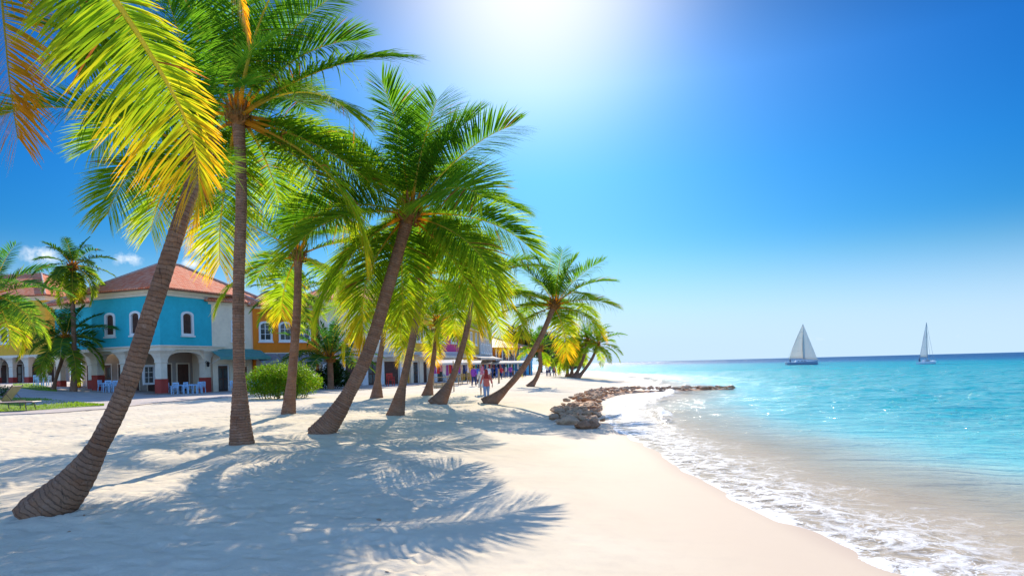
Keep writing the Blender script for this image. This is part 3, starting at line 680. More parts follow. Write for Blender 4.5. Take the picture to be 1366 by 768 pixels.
palm('tall upright palm with a straight trunk, second from the left in front', (322, 597), [(320, 540), (318, 400), (322, 260)], (318, 158), 15.3, r=(.33, .17, .155), n=27, L=3.6, leaf=1.3, N=150, width=.033, seed=5, e=(84, -30))
palm('palm with a thin nearly upright trunk behind the clipped bush', (384, 553), [(390, 495), (396, 420)], (398, 342), 26.0, r=(.34, .23, .18), n=15, L=3.1, leaf=1.15, N=100, width=.038, seed=21)
palm('large leaning palm with the widest crown in the middle of the row', (424, 580), [(456, 540), (492, 468), (520, 375)], (545, 288), 17.8, r=(.40, .235, .19), n=25, L=3.1, leaf=1.35, N=150, width=.034, seed=8, e=(84, -38))
palm('leaning palm just right of the large crowned palm', (527, 553), [(540, 500), (553, 440)], (564, 368), 24.8, r=(.40, .19, .15), n=18, L=2.9, leaf=1.1, N=100, width=.038, seed=33)
palm('upright palm behind the large leaning trunk in front of the cream wall', (502, 531), [(506, 485), (512, 445)], (513, 412), 39.5, r=(.48, .23, .17), n=22, L=3.2, leaf=1.1, N=80, width=.04, seed=41)
palm('straight palm in front of the pink upper storey', (570, 528), [(577, 488)], (584, 432), 41.0, r=(.46, .21, .16), n=22, L=3.0, leaf=1.05, N=80, width=.04, seed=52, gold=.1)
palm('palm leaning right beside the market stalls', (582, 537), [(603, 505), (619, 455)], (634, 385), 33.0, r=(.56, .21, .16), n=24, L=3.2, leaf=1.15, N=95, width=.038, seed=61, gold=.06)
palm('strongly leaning palm with its own long shadow beside the red clothed woman', (648, 534), [(672, 521), (697, 492), (722, 448)], (739, 408), 34.0, r=(.48, .21, .16), n=26, L=2.75, leaf=1.05, N=95, width=.036, seed=73, gold=.1)
palm('small palm with a short bowed trunk behind the strongly leaning one', (706, 515), [(716, 503), (721, 485)], (720, 466), 53.0, r=(.42, .24, .17), n=16, L=1.9, leaf=.6, N=30, width=.09, seed=83, sides=10, seg=3)
FARG = 'clump of palms at the far end of the beach'
for i, (lab, bp, md, cp, Yd, L_) in enumerate((
    ('rightmost palm of the far clump, reaching out over the water', (768, 502), [(779, 494), (790, 478)], (797, 460), 83, 3.9),
    ('palm leaning right inside the far clump', (765, 502), [(772, 492), (779, 475)], (783, 455), 85, 3.9),
    ('upright palm in the middle of the far clump', (762, 501), [(764, 488)], (770, 466), 88, 3.8),
    ('leftmost low palm of the far clump', (757, 501), [(757, 490)], (757, 474), 90, 3.4))):
    palm(lab, bp, md, cp, Yd, r=(.5, .28, .2), n=19, L=L_*.84, leaf=.8, N=34, width=.10, seed=90+i, group=FARG, sides=8, seg=3, gold=.05, e=(80, -18), aged=.6)
ARC = 'garden palms in front of the painted houses'
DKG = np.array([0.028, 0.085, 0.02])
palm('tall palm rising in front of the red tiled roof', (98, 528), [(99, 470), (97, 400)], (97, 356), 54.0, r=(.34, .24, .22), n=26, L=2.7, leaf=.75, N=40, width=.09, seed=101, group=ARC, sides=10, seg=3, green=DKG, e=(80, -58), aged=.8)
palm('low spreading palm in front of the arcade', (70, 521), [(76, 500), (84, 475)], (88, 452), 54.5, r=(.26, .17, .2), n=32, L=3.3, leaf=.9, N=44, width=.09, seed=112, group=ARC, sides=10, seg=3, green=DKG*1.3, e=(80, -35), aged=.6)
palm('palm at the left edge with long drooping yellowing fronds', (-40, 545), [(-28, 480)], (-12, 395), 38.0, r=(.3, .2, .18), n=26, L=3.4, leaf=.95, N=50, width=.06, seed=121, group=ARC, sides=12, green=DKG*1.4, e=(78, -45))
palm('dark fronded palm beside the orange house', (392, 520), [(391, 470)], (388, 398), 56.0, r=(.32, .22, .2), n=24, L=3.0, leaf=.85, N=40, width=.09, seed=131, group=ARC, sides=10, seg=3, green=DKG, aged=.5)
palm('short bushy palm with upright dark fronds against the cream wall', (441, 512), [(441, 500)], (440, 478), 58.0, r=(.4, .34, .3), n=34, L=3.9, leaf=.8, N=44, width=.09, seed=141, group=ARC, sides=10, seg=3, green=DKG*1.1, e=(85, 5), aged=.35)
#BUILDINGS
# ------------------------------------------------------------------ buildings
def rect_wall(mb, axis, u0, u1, z0, z1, at_, thick, holes):
    """wall in a plane (axis 'x': runs along x at y=at_, thickness towards +y; axis 'y': runs along y at x=at_, thickness towards -x)"""
    us = sorted({u0, u1, *[h[0] for h in holes], *[h[1] for h in holes]}); zs = sorted({z0, z1, *[h[2] for h in holes], *[h[3] for h in holes]})
    def pt(u, w, z): return (u, at_+w, z) if axis == 'x' else (at_-w, u, z)
    for i in range(len(us)-1):
        for j in range(len(zs)-1):
            a, b, c, d = us[i], us[i+1], zs[j], zs[j+1]; cu, cz = (a+b)/2, (c+d)/2
            if any(h[0] < cu < h[1] and h[2] < cz < h[3] for h in holes): continue
            mb.add([pt(a, 0, c), pt(b, 0, c), pt(b, 0, d), pt(a, 0, d)], [(0, 1, 2, 3)])
            mb.add([pt(a, thick, c), pt(b, thick, c), pt(b, thick, d), pt(a, thick, d)], [(3, 2, 1, 0)])
    for h in list(holes)+[(u0, u1, z0, z1)]:
        a, b, c, d = h
        for (p, q) in (((a, c), (b, c)), ((b, c), (b, d)), ((b, d), (a, d)), ((a, d), (a, c))):
            mb.add([pt(p[0], 0, p[1]), pt(q[0], 0, q[1]), pt(q[0], thick, q[1]), pt(p[0], thick, p[1])], [(0, 1, 2, 3)])
def arch_outline(w, h, rise, n=7):
    pts = [(-w/2, 0), (w/2, 0), (w/2, h-rise)]
    for k in range(1, n): a = math.pi*k/n; pts.append((w/2*math.cos(a), h-rise+rise*math.sin(a)))
    pts.append((-w/2, h-rise)); return pts
def window(parent, u, z, w, h, axis='x', at_=0.0, arched=True, shutter=None, frame=None, sill=True, name='window', fw=0.17, proud=0.07):
    """frame with its recessed leaf, and a sill; built around local (u, z) on the wall plane"""
    def pt(a, b, c): return (u+a, at_+b, z+c) if axis == 'x' else (at_-b, u+a, z+c)
    rise = 0.28*w if arched else 0.001
    o = arch_outline(w+2*fw, h+2*fw, rise*1.15); o = [(a, b-fw) for a, b in o]; i = arch_outline(w, h, rise)
    mb = MB(); n = len(o); vs = []
    for (L_, y) in ((o, -proud), (i, -proud), (i, 0.14), (o, 0.02)): vs += [pt(a, y, c) for a, c in L_]
    fs = []
    for q in (0, 1): fs += [(q*n+k, q*n+(k+1) % n, (q+1)*n+(k+1) % n, (q+1)*n+k) for k in range(n)]
    fs += [(3*n+k, 3*n+(k+1) % n, (k+1) % n, k) for k in range(n)]
    mb.add(vs, fs); fr = mb.build(name, frame or M_white, parent)
    m2 = MB(); m2.add([pt(a, 0.10, c) for a, c in i], [tuple(range(n))]); 
    if shutter is not M_glass:
        k = int((h-rise)/0.11)
        for s in range(k):
            zz = 0.05+s*(h-rise-0.05)/k
            for sg in (-1, 1): m2.add([pt(sg*w*.25-w*.2, 0.05, zz), pt(sg*w*.25+w*.2, 0.05, zz), pt(sg*w*.25+w*.2, 0.09, zz+0.08), pt(sg*w*.25-w*.2, 0.09, zz+0.08)], [(0, 1, 2, 3)])
        m2.build('shutter', shutter or M_wood, fr)
    else:
        m2.build('pane', M_glass, fr)
        m3 = MB()
        def bar(a0, a1, c0, c1): m3.add([pt(a0, .05, c0), pt(a1, .05, c0), pt(a1, .05, c1), pt(a0, .05, c1), pt(a0, .09, c0), pt(a1, .09, c0), pt(a1, .09, c1), pt(a0, .09, c1)], [(0,1,2,3),(0,4,5,1),(3,2,6,7),(0,3,7,4),(1,5,6,2)])
        bar(-.03, .03, 0, h-0.02)
        for q in (0.33, 0.66): bar(-w/2, -.03, h*q-.02, h*q+.02); bar(.03, w/2, h*q-.02, h*q+.02)
        m3.build('glazing_bar', frame or M_white, fr)
    if sill:
        m4 = MB(); a = w/2+fw+0.06
        m4.add([pt(-a, -.16, -fw-.12), pt(a, -.16, -fw-.12), pt(a, .0, -fw-.12), pt(-a, .0, -fw-.12), pt(-a, -.16, -fw), pt(a, -.16, -fw), pt(a, 0, -fw), pt(-a, 0, -fw)], [(0,3,2,1),(4,5,6,7),(0,1,5,4),(1,2,6,5),(3,0,4,7)])
        m4.build('sill', frame or M_white, fr)
    return fr
def door(parent, u, z0, w, h, axis='x', at_=0.0, mat=None, glazed=False, name='door'):
    def B(mb, a0, a1, b0, b1, c0, c1):
        if axis == 'x': mb.box(u+a0, u+a1, at_+b0, at_+b1, z0+c0, z0+c1)
        else: mb.box(at_-b1, at_-b0, u+a0, u+a1, z0+c0, z0+c1)
    mb = MB(); B(mb, -w/2, w/2, -.05, -.01, 0, h); d = mb.build(name, mat or M_wood, parent)
    m = MB(); f = .1; B(m, -w/2-f, -w/2, -.08, -.01, 0, h+f); B(m, w/2, w/2+f, -.08, -.01, 0, h+f); B(m, -w/2, w/2, -.08, -.01, h, h+f); m.build('door_frame', M_white if glazed else M_cream, d)
    m = MB()
    for sg in (-1, 1):
        for q in (0.08, 0.52): B(m, sg*w/4-w*.18, sg*w/4+w*.18, -.07, -.05, h*q, h*(q+.38))
    m.build('door_panel', M_glass if glazed else M_wood, d)
    return d
def hip_roof(parent, x0, x1, y0, y1, z, rise, ov=0.6, mat=None, gable=(False, False), caps=True, name='roof'):
    """hipped roof with a real eave thickness; ridge along the longer axis"""
    mat = mat or M_tile; X0, X1, Y0, Y1 = x0-ov, x1+ov, y0-ov, y1+ov; W, D_ = X1-X0, Y1-Y0
    if W >= D_:
        r = D_/2; ra = (X0+(0 if gable[0] else r), (Y0+Y1)/2, z+rise); rb = (X1-(0 if gable[1] else r), (Y0+Y1)/2, z+rise)
    else:
        r = W/2; ra = ((X0+X1)/2, Y0+(0 if gable[0] else r), z+rise); rb = ((X0+X1)/2, Y1-(0 if gable[1] else r), z+rise)
    A, B_, C_, D2 = (X0, Y0, z), (X1, Y0, z), (X1, Y1, z), (X0, Y1, z)
    polys = [[A, B_, rb, ra], [B_, C_, rb], [C_, D2, ra, rb], [D2, A, ra]] if W >= D_ else [[A, B_, ra], [B_, C_, rb, ra], [C_, D2, rb], [D2, A, ra, rb]]
    mb = MB()
    for p in polys:
        a, b = Vector(p[0]), Vector(p[1]); u = (b-a).normalized(); n = (b-a).cross(Vector(p[2])-a).normalized(); v = n.cross(u)
        mb.add(p, [tuple(range(len(p)))], [[((Vector(q)-a).dot(u), (Vector(q)-a).dot(v)) for q in p]])
    t = 0.14
    mb.add([A, B_, C_, D2]+[(q[0], q[1], z-t) for q in (A, B_, C_, D2)], [(4,5,1,0),(5,6,2,1),(6,7,3,2),(7,4,0,3),(7,6,5,4)], [[(0,0),(W,0),(W,.1),(0,.1)]]*4+[[(0,0)]*4])
    rf = mb.build(name, mat, parent)
    if caps:
        m = MB(); r_ = 0.11
        for a, b in ((A, ra), (B_, rb if W >= D_ else ra), (C_, rb), (D2, ra if W >= D_ else rb), (ra, rb)):
            if Vector(a).xy != Vector(b).xy: m.tube([Vector(a)+Vector((0, 0, .03)), Vector(b)+Vector((0, 0, .03))], r_, 6)
        m.build('ridge_tiles', M_ridge, rf)
    return rf
M_ridge = plain('mortared_ridge_tiles', (0.55, 0.36, 0.28), 0.85, 0.4, 5, 0.6, 20)
def house(name, label, cat, p0, p1, zb, group='painted houses along the beach'):
    dx, dy = p1[0]-p0[0], p1[1]-p0[1]
    r = empty(name, (p0[0], p0[1], zb), math.atan2(dy, dx)); tag(r, label, cat, group); return r, math.hypot(dx, dy)
def cornice(parent, x0, x1, y0, y1, z, mat=None, steps=((0.10, .22), (.25, .20), (.42, .16))):
    m = MB(); zz = z
    for o, h in steps: m.box(x0-o, x1+o, y0-o, y1+o, zz, zz+h); zz += h
    return m.build('cornice', mat or M_cream, parent)
M_turq = plain('turquoise_render', (0.03, 0.44, 0.50), 0.8, 0.22, 0.5, 0.35, 8)
M_yellow = plain('ochre_render', (0.78, 0.42, 0.04), 0.8, 0.22, 0.5, 0.35, 8)
M_orange = plain('orange_render', (0.82, 0.21, 0.01), 0.8, 0.22, 0.5, 0.35, 8)
M_wall2 = plain('pale_cream_render', (0.84, 0.67, 0.47), 0.85, 0.2, 0.5, 0.35, 8)
M_pink = plain('magenta_render', (0.60, 0.06, 0.20), 0.8, 0.2, 0.5, 0.35, 8)
M_awn_g = plain('green_canvas', (0.10, 0.27, 0.22), 0.85, 0.2, 2, 0.3, 30)
M_awn_b = plain('grey_canvas', (0.26, 0.25, 0.25), 0.85, 0.25, 2, 0.3, 30)
M_awn_w = plain('white_canvas', (0.60, 0.52, 0.42), 0.85, 0.15, 2, 0.3, 30)
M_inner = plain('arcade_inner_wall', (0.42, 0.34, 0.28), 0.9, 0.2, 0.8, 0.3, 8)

def column(parent, x, y, zt, zb, w=0.62, redh=1.25, flare=0.45):
    m = MB(); h = w/2
    m.loft([[(x+sx*q, y+sy*q, z) for sx, sy in ((-1,-1),(1,-1),(1,1),(-1,1))] for q, z in ((h, zb+redh), (h, zt-1.05), (h+.05, zt-1.03), (h+.05, zt-.95), (h+.02, zt-.93), (h+.08, zt-.62), (h+flare*.5, zt-.3), (h+flare, zt-.06), (h+flare, zt))])
    c = m.build('column', M_cream, parent, bevel=0.02)
    m = MB(); m.box(x-h-.04, x+h+.04, y-h-.04, y+h+.04, zb-.6, zb+redh); m.build('column_base', M_redbase, c, bevel=0.02); return c
def awning(parent, x0, x1, y, z, out, drop, mat, n=12):
    m = MB()
    vs = []
    for i in range(n+1):
        xx = x0+(x1-x0)*i/n; sag = 0.03*math.sin(i*1.9)
        vs += [(xx, y-.02, z), (xx, y-out*.5, z-drop*.5-.05+sag), (xx, y-out, z-drop), (xx, y-out-.01, z-drop-.25+.04*(i % 2)), (xx, y-out*.98, z-drop-.02), (xx, y-out*.5, z-drop*.5-.08+sag), (xx, y-.02, z-.03)]
    fs = [(i*7+j, (i+1)*7+j, (i+1)*7+j+1, i*7+j+1) for i in range(n) for j in range(6)]
    m.add(vs, fs); m.add(vs[:7], [(0,1,2,3,4,5,6)]); m.add(vs[-7:], [(6,5,4,3,2,1,0)])
    a = m.build('awning', mat, parent)
    m = MB()
    for xx in (x0+.1, x1-.1): m.tube([(xx, y, z-drop-.6), (xx, y-out+.05, z-drop-.03)], .025, 5)
    m.build('awning_arm', M_white, a); return a

# turquoise corner building -------------------------------------------------
C0 = (-27.8, 54.0); Lp = (-34.9, 56.8); dxu = ((C0[0]-Lp[0])/7.632, (C0[1]-Lp[1])/7.632)
zC = gz(*C0)
tq, W = house('turquoise_house', 'turquoise two storey corner house with red tiled roof above a cream arcade', 'house', Lp, C0, 0.0)
DEP = 9.5; ZF = 3.62; ZE = 7.95
m = MB()
wx = [(2.15, 1.0), (5.0, 1.0)]
rect_wall(m, 'x', 0, W, ZF+.32, ZE, 0, .3, [(u-.45, u+.45, ZF+1.35, ZF+3.05) for u, _ in wx])
rect_wall(m, 'y', 0.3, DEP, ZF+.32, ZE, W, .3, [(2.7-.5, 2.7+.5, ZF+1.3, ZF+3.1)])
m.box(0, .3, .3, DEP, ZF+.32, ZE); m.box(.3, W-.3, DEP-.3, DEP, ZF+.32, ZE)
m.build('wall', M_turq, tq)
for u, _ in wx: window(tq, u, ZF+1.40, .84, 1.62)
window(tq, 2.7, ZF+1.36, .92, 1.66, axis='y', at_=W)
m = MB(); m.box(-.05, W+.28, -.28, DEP, ZF, ZF+.32); m.box(-.05, W+.42, -.42, DEP, ZF+.24, ZF+.36); m.build('floor_slab', M_cream, tq, bevel=.03)
cornice(tq, 0, W, 0, DEP, ZE)
hip_roof(tq, 0, W, 0, DEP, ZE+.58, 2.75, .75)
for x, y in ((.35, .2), (3.6, .2), (W-.32, .32), (W-.32, 4.75)):
    wxp = Matrix.Rotation(math.atan2(dxu[1], dxu[0]), 4, 'Z') @ Vector((x, y, 0)); column(tq, x, y, ZF, gz(Lp[0]+wxp.x, Lp[1]+wxp.y)+.05)
# arch spandrels between columns
def arch_beam(parent, axis, u0, u1, at_, zt, drop=.75, th=.3, mat=None):
    m = MB(); n = 14; prof = []
    for k in range(n+1):
        q = k/n; u = u0+(u1-u0)*q; e = abs(2*q-1); zz = zt-.18-drop*(1-math.sqrt(max(0, 1-e**2.6))); prof.append((u, zz))
    def pt(u, w, z): return (u, at_+w, z) if axis == 'x' else (at_-w, u, z)
    vs = []
    for u, zz in prof: vs += [pt(u, 0, zz), pt(u, 0, zt), pt(u, th, zt), pt(u, th, zz)]
    fs = [(k*4+j, (k+1)*4+j, (k+1)*4+(j+1) % 4, k*4+(j+1) % 4) for k in range(n) for j in range(4)]
    m.add(vs, fs); return m.build('arch_beam', mat or M_cream, parent)
arch_beam(tq, 'x', .66, 3.29, .04, ZF); arch_beam(tq, 'x', 3.91, W-.63, .04, ZF); arch_beam(tq, 'y', .63, 4.44, W-.06, ZF)
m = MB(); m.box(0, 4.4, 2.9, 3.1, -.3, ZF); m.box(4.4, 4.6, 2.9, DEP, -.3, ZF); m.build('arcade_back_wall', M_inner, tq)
m = MB(); m.box(-.6, W+.1, -.5, 3, -.4, gz(-31, 56)*0+.16); m.build('arcade_floor', M_floor, tq)
for u in (1.3, 3.4): door(tq, u, .16, 1.1, 2.3, at_=2.9)
door(tq, 3.0, .16, 1.3, 2.35, 'y', 4.6+.0, mat=M_wood); door(tq, 4.9, .16, 1.2, 2.35, 'y', 4.6)
window(tq, 1.5, 1.0, .9, 1.3, 'y', 4.6, False, M_glass, sill=False)
m = MB(); lx, ly, lz = W+.05, 4.45, 2.55
m.tube([(lx-.02, ly, lz), (lx+.18, ly, lz+.15), (lx+.3, ly, lz+.02)], .02, 5); m.rings([(lz-.35, .05, .05), (lz-.3, .1, .1), (lz-.05, .13, .13), (lz+.0, .15, .15), (lz+.1, .02, .02)], 6, lx+.3, ly); m.build('wall_lantern', M_void, tq)
# recessed darker turquoise wing joined to it
m = MB(); RW = -6.2
rect_wall(m, 'x', RW, 0, ZF+.32, ZE, 1.2, .3, [(RW+1.0, RW+1.7, ZF+1.4, ZF+3.0)]); m.box(RW, RW+.3, 1.5, DEP, ZF+.32, ZE)
wg = m.build('side_wing_wall', M_turq, tq)
window(tq, RW+1.35, ZF+1.45, .64, 1.5, at_=1.2, shutter=M_glass)
m = MB(); m.box(RW, -.05, .9, 3, ZF, ZF+.32); m.build('side_wing_slab', M_cream, tq)
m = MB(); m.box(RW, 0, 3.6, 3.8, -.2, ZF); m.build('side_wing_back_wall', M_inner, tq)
m = MB(); m.box(RW-.1, -.6, .6, 3.6, -.3, .32); m.build('side_wing_floor', M_floor, tq)
for x in (RW+.35, RW+2.2, RW+4.3): column(tq, x, 1.4, ZF, .42, .5, .9, .35)
for u in (RW+1.3, RW+3.2, RW+5.3): door(tq, u, .32, 1.2, 2.3, at_=3.6, glazed=u > RW+3)
cornice(tq, RW, -.1, 1.2, DEP-1, ZE-.35, steps=((.1, .2), (.3, .2)))
hip_roof(tq, RW, 2.0, 1.2, DEP-1, ZE+.07, 2.2, .6, gable=(False, True), name='side_wing_roof')

# ochre building behind at left ----------------------------------------------
yl, W = house('ochre_house', 'ochre yellow house with hipped red roof and small arched window behind the left palms', 'house', (-74, 79), (-51.5, 75.5), .98)
m = MB(); ho = [(u-.5, u+.5, 4.6, 6.3) for u in (6, 11.5, 17.5)]
rect_wall(m, 'x', 0, W, 3.2, 9.2, 0, .3, ho); m.box(0, .3, .3, 12, 3.2, 9.2); m.box(W-.3, W, .3, 12, 3.2, 9.2); m.build('wall', M_yellow, yl)
for u in (6, 11.5, 17.5): window(yl, u, 4.7, .9, 1.5)
m = MB(); m.box(-.1, W+.1, -.35, 12, 2.95, 3.2); m.build('floor_slab', M_cream, yl)
cornice(yl, 0, W, 0, 12, 9.2); hip_roof(yl, 0, W, 0, 12, 9.78, 3.4, .8)
for k in range(12): column(yl, .4+k*(W-.8)/11, .1, 2.95, .0, .5, .75, .4)
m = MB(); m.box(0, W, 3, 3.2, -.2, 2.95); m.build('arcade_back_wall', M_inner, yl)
for k in range(10): door(yl, 1.6+k*(W-3)/9.5, .02, 1.3, 2.2, at_=3.0, glazed=k % 3 == 1)

# white house with green awning --------------------------------------------
def row_house(name, label, cat, a, b, zb, eave, wallm, dep, wins, doors=(), awn=None, shutter=None, roofrise=2.0, roofm=None, basem=None, ground=3.4, wsize=(.9, 1.5), wz=None, ov=.5, corn=True, side=False, arched=True, frame=None):
    h, W = house(name, label, cat, a, b, zb)
    wz = wz if wz is not None else ground+1.2; w_, h_ = wsize
    us = [u*W for u in wins]
    m = MB(); rect_wall(m, 'x', 0, W, ground, eave, 0, .25, [(u-w_/2-.05, u+w_/2+.05, z-.05, z+h_+.05) for u in us for z in (wz if isinstance(wz, tuple) else (wz,))])
    m.box(0, .25, .25, dep, -.5, eave); m.box(W-.25, W, .25, dep, -.5, eave); m.box(.25, W-.25, dep-.25, dep, -.5, eave); m.build('wall', wallm, h)
    for u in us:
        for z in (wz if isinstance(wz, tuple) else (wz,)): window(h, u, z, w_, h_, arched=arched, shutter=shutter, frame=frame)
    m = MB(); rect_wall(m, 'x', 0.25, W-.25, -.5, ground, .02, .25, [(u*W-dw/2, u*W+dw/2, 0.0, dh) for u, dw, dh in doors]); m.build('ground_floor_wall', basem or wallm, h)
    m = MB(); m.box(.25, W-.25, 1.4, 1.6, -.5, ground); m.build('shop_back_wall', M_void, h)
    for k, (u, dw, dh) in enumerate(doors): door(h, u*W, 0.0, dw-.22, dh-.12, at_=.25, glazed=k % 2 == 0)
    if corn: cornice(h, 0, W, 0, dep, eave, steps=((.1, .18), (.28, .16)))
    hip_roof(h, 0, W, 0, dep, eave+(.34 if corn else .02), roofrise, ov, roofm)
    for i, aw in enumerate(awn or ()): awning(h, aw[0]*W, aw[1]*W, 0, aw[2], aw[3], aw[4], aw[5])
    return h, W
Rp = (-26.0, 58.75)
row_house('white_house', 'white house with a green canvas awning between the turquoise and orange houses', 'house', Rp, (-23.4, 62.0), 0, 7.6, M_wall2, 6, (.62,), ((.3, 1.1, 2.4), (.75, 1.0, 2.3)), [(-.02, 1.12, 3.75, 1.9, .75, M_awn_g)], roofrise=1.6, arched=False)
row_house('orange_house', 'bright orange house with grey canvas awnings over its ground floor', 'house', (-23.35, 61.8), (-18.6, 65.6), 0, 7.4, M_orange, 7, (.18, .48, .78), ((.2, 1.6, 2.4), (.6, 1.6, 2.4)), [(0, .33, 3.3, 2.1, .8, M_awn_b), (.35, .66, 3.3, 2.1, .8, M_awn_b), (.68, 1, 3.3, 2.1, .8, M_awn_b)], M_glass, 1.7, basem=M_cream)
row_house('cream_house', 'large pale cream house with white framed shop windows behind the middle palms', 'house', (-18.5, 65.8), (-10.9, 71.8), 0, 8.3, M_wall2, 9, (.15, .42, .68, .9), ((.12, 1.2, 2.5), (.36, 1.8, 2.5), (.58, 1.2, 2.5), (.8, 1.8, 2.5)), [(.3, .98, 3.35, 1.3, .3, M_awn_w)], M_glass, 2.4, arched=False, basem=M_white)
row_house('amber_house', 'amber yellow house seen between palm trunks left of the pink one', 'house', (-10.8, 72.0), (-8.9, 76), 0, 6.9, M_yellow, 7, (.35, .75), ((.3, 1.2, 2.4), (.72, 1.0, 2.4)), [(0, 1, 3.3, 1.3, .3, M_awn_w)], M_glass, 1.6, basem=M_wall2)
row_house('pink_house', 'small magenta pink house with a white eave over its shop', 'house', (-8.8, 76.2), (-6.0, 82), 0, 6.1, M_pink, 6, (.3, .7), ((.25, 1.5, 2.4), (.7, 1.5, 2.4)), [(0, 1, 3.3, 1.6, .4, M_awn_w)], M_glass, 1.2, basem=M_white, arched=False)
row_house('golden_house', 'golden yellow house beside the tall pale stone one', 'house', (-5.9, 82.2), (-4.4, 92), 0, 6.3, M_yellow, 7, (.2, .5, .8), ((.2, 1.8, 2.4), (.6, 1.8, 2.4)), [(0, .5, 3.2, 2.2, .5, M_awn_w), (.52, 1, 3.2, 2.2, .5, M_awn_w)], M_glass, 1.4, arched=False, wsize=(.8, 1.3))
M_stone = plain('grey_stone_render', (0.52, 0.47, 0.42), 0.9, 0.25, 0.7, 0.4, 8)
row_house('stone_house', 'tall pale stone house with rows of small windows next to the red roofed house', 'house', (-4.3, 92.2), (-2.9, 103), 0, 7.6, M_stone, 8, (.12, .3, .48, .66, .84), ((.3, 1.8, 2.4), (.7, 1.8, 2.4)), [(0, 1, 3.1, 1.6, .4, M_awn_w)], M_glass, 1.0, arched=False, wsize=(.7, 1.0), wz=(3.6, 5.6), ground=3.1, roofm=plain('grey_slab', (.4, .37, .34)))
# low red roofed house with an orange balcony floor and blue end
rr, W = house('red_roofed_house', 'low house with a broad red roof and orange balcony floor above a dark porch', 'house', (-3.4, 106), (1.4, 112), 0)
m = MB(); rect_wall(m, 'x', 0, W, 2.3, 4.5, 1.2, .2, [(u, u+.8, 2.6, 4.1) for u in (1, 2.8, 4.6, 6.2)]); m.box(0, .2, 1.4, 9, -.5, 4.5); m.box(W-.2, W, 1.4, 9, -.5, 4.5); m.build('wall', M_orange, rr)
for u in (1.4, 3.2, 5.0, 6.6): window(rr, u, 2.65, .7, 1.35, at_=1.2, arched=False, shutter=M_glass, sill=False)
m = MB(); m.box(0, W, 0, 1.2, 2.1, 2.3); m.build('balcony_floor', M_wood, rr)
m = MB(); m.box(0, W, .02, .08, 3.15, 3.25)
for k in range(24): m.box(.1+k*(W-.2)/23-.02, .1+k*(W-.2)/23+.02, .03, .07, 2.3, 3.15)
m.build('railing', M_wood, rr)
for k in range(6): MB().box(.1+k*(W-.2)/5-.07, .1+k*(W-.2)/5+.07, .0, .14, -.3, 4.5).build('post', M_white, rr)
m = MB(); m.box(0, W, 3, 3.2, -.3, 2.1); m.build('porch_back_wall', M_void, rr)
hip_roof(rr, 0, W, -.3, 9, 4.5, 2.0, .6, plain('red_sheet_roof', (.62, .11, .05), .6, .2))
M_blue = plain('sky_blue_boards', (0.05, 0.33, 0.55), 0.8, 0.2, 1, 0.3, 8)
row_house('blue_house', 'small sky blue boarded house beyond the red roofed one', 'house', (1.5, 112.2), (3.6, 117), 0, 4.4, M_blue, 6, (.25, .7), ((.3, 1.5, 2.1), (.75, 1.2, 2.1)), None, M_glass, 1.0, ground=2.3, wz=2.8, wsize=(.7, 1.1), arched=False, corn=False)
#OBJECTS
# ------------------------------------------------------------------ vegetation (broadleaf)
def leaf_cloud(name, parent, centres, radii, n, size, col, seed, shell=.55, mat=None, bright=(.7, 1.35), zsq=1.0):
    rg = np.random.default_rng(seed); cs = np.array(centres, float); rs = np.array(radii, float); w = rs**2; w /= w.sum()
    k = rg.choice(len(cs), n, p=w); d = rg.normal(size=(n, 3)); d /= np.linalg.norm(d, axis=1, keepdims=True)
    rad = rs[k]*(shell+(1.05-shell)*rg.random(n)**.6)*(1+.12*rg.normal(size=n)); p = cs[k]+d*rad[:, None]*np.array([1, 1, zsq])
    nrm = d+rg.normal(size=(n, 3))*.6+np.array([0, 0, .4]); nrm /= np.linalg.norm(nrm, axis=1, keepdims=True)
    a = np.cross(nrm, rg.normal(size=(n, 3))); a /= np.linalg.norm(a, axis=1, keepdims=True); b = np.cross(nrm, a)
    s = size*(.6+.8*rg.random(n))[:, None]
    V = np.stack([p-a*s, p-b*s*.45+nrm*s*.1, p+a*s, p+b*s*.45+nrm*s*.1], 1).reshape(-1, 3)
    clump = .8+.5*vnoise(p[:, 0]*2.3+seed, p[:, 2]*2.3+p[:, 1])
    c = np.array(col)*(bright[0]+(bright[1]-bright[0])*rg.random((n, 1)))*clump[:, None]*np.array([1+.25*rg.normal(size=n), np.ones(n), np.ones(n)]).T.clip(.5, 1.6)
    return np_mesh(name, V, np.arange(n*4).reshape(-1, 4), mat or M_leaf, parent, smooth=False, col=np.repeat(c, 4, 0))
M_twig = plain('brown_twigs', (.13, .085, .055), .9, .4, 8, .6, 40)
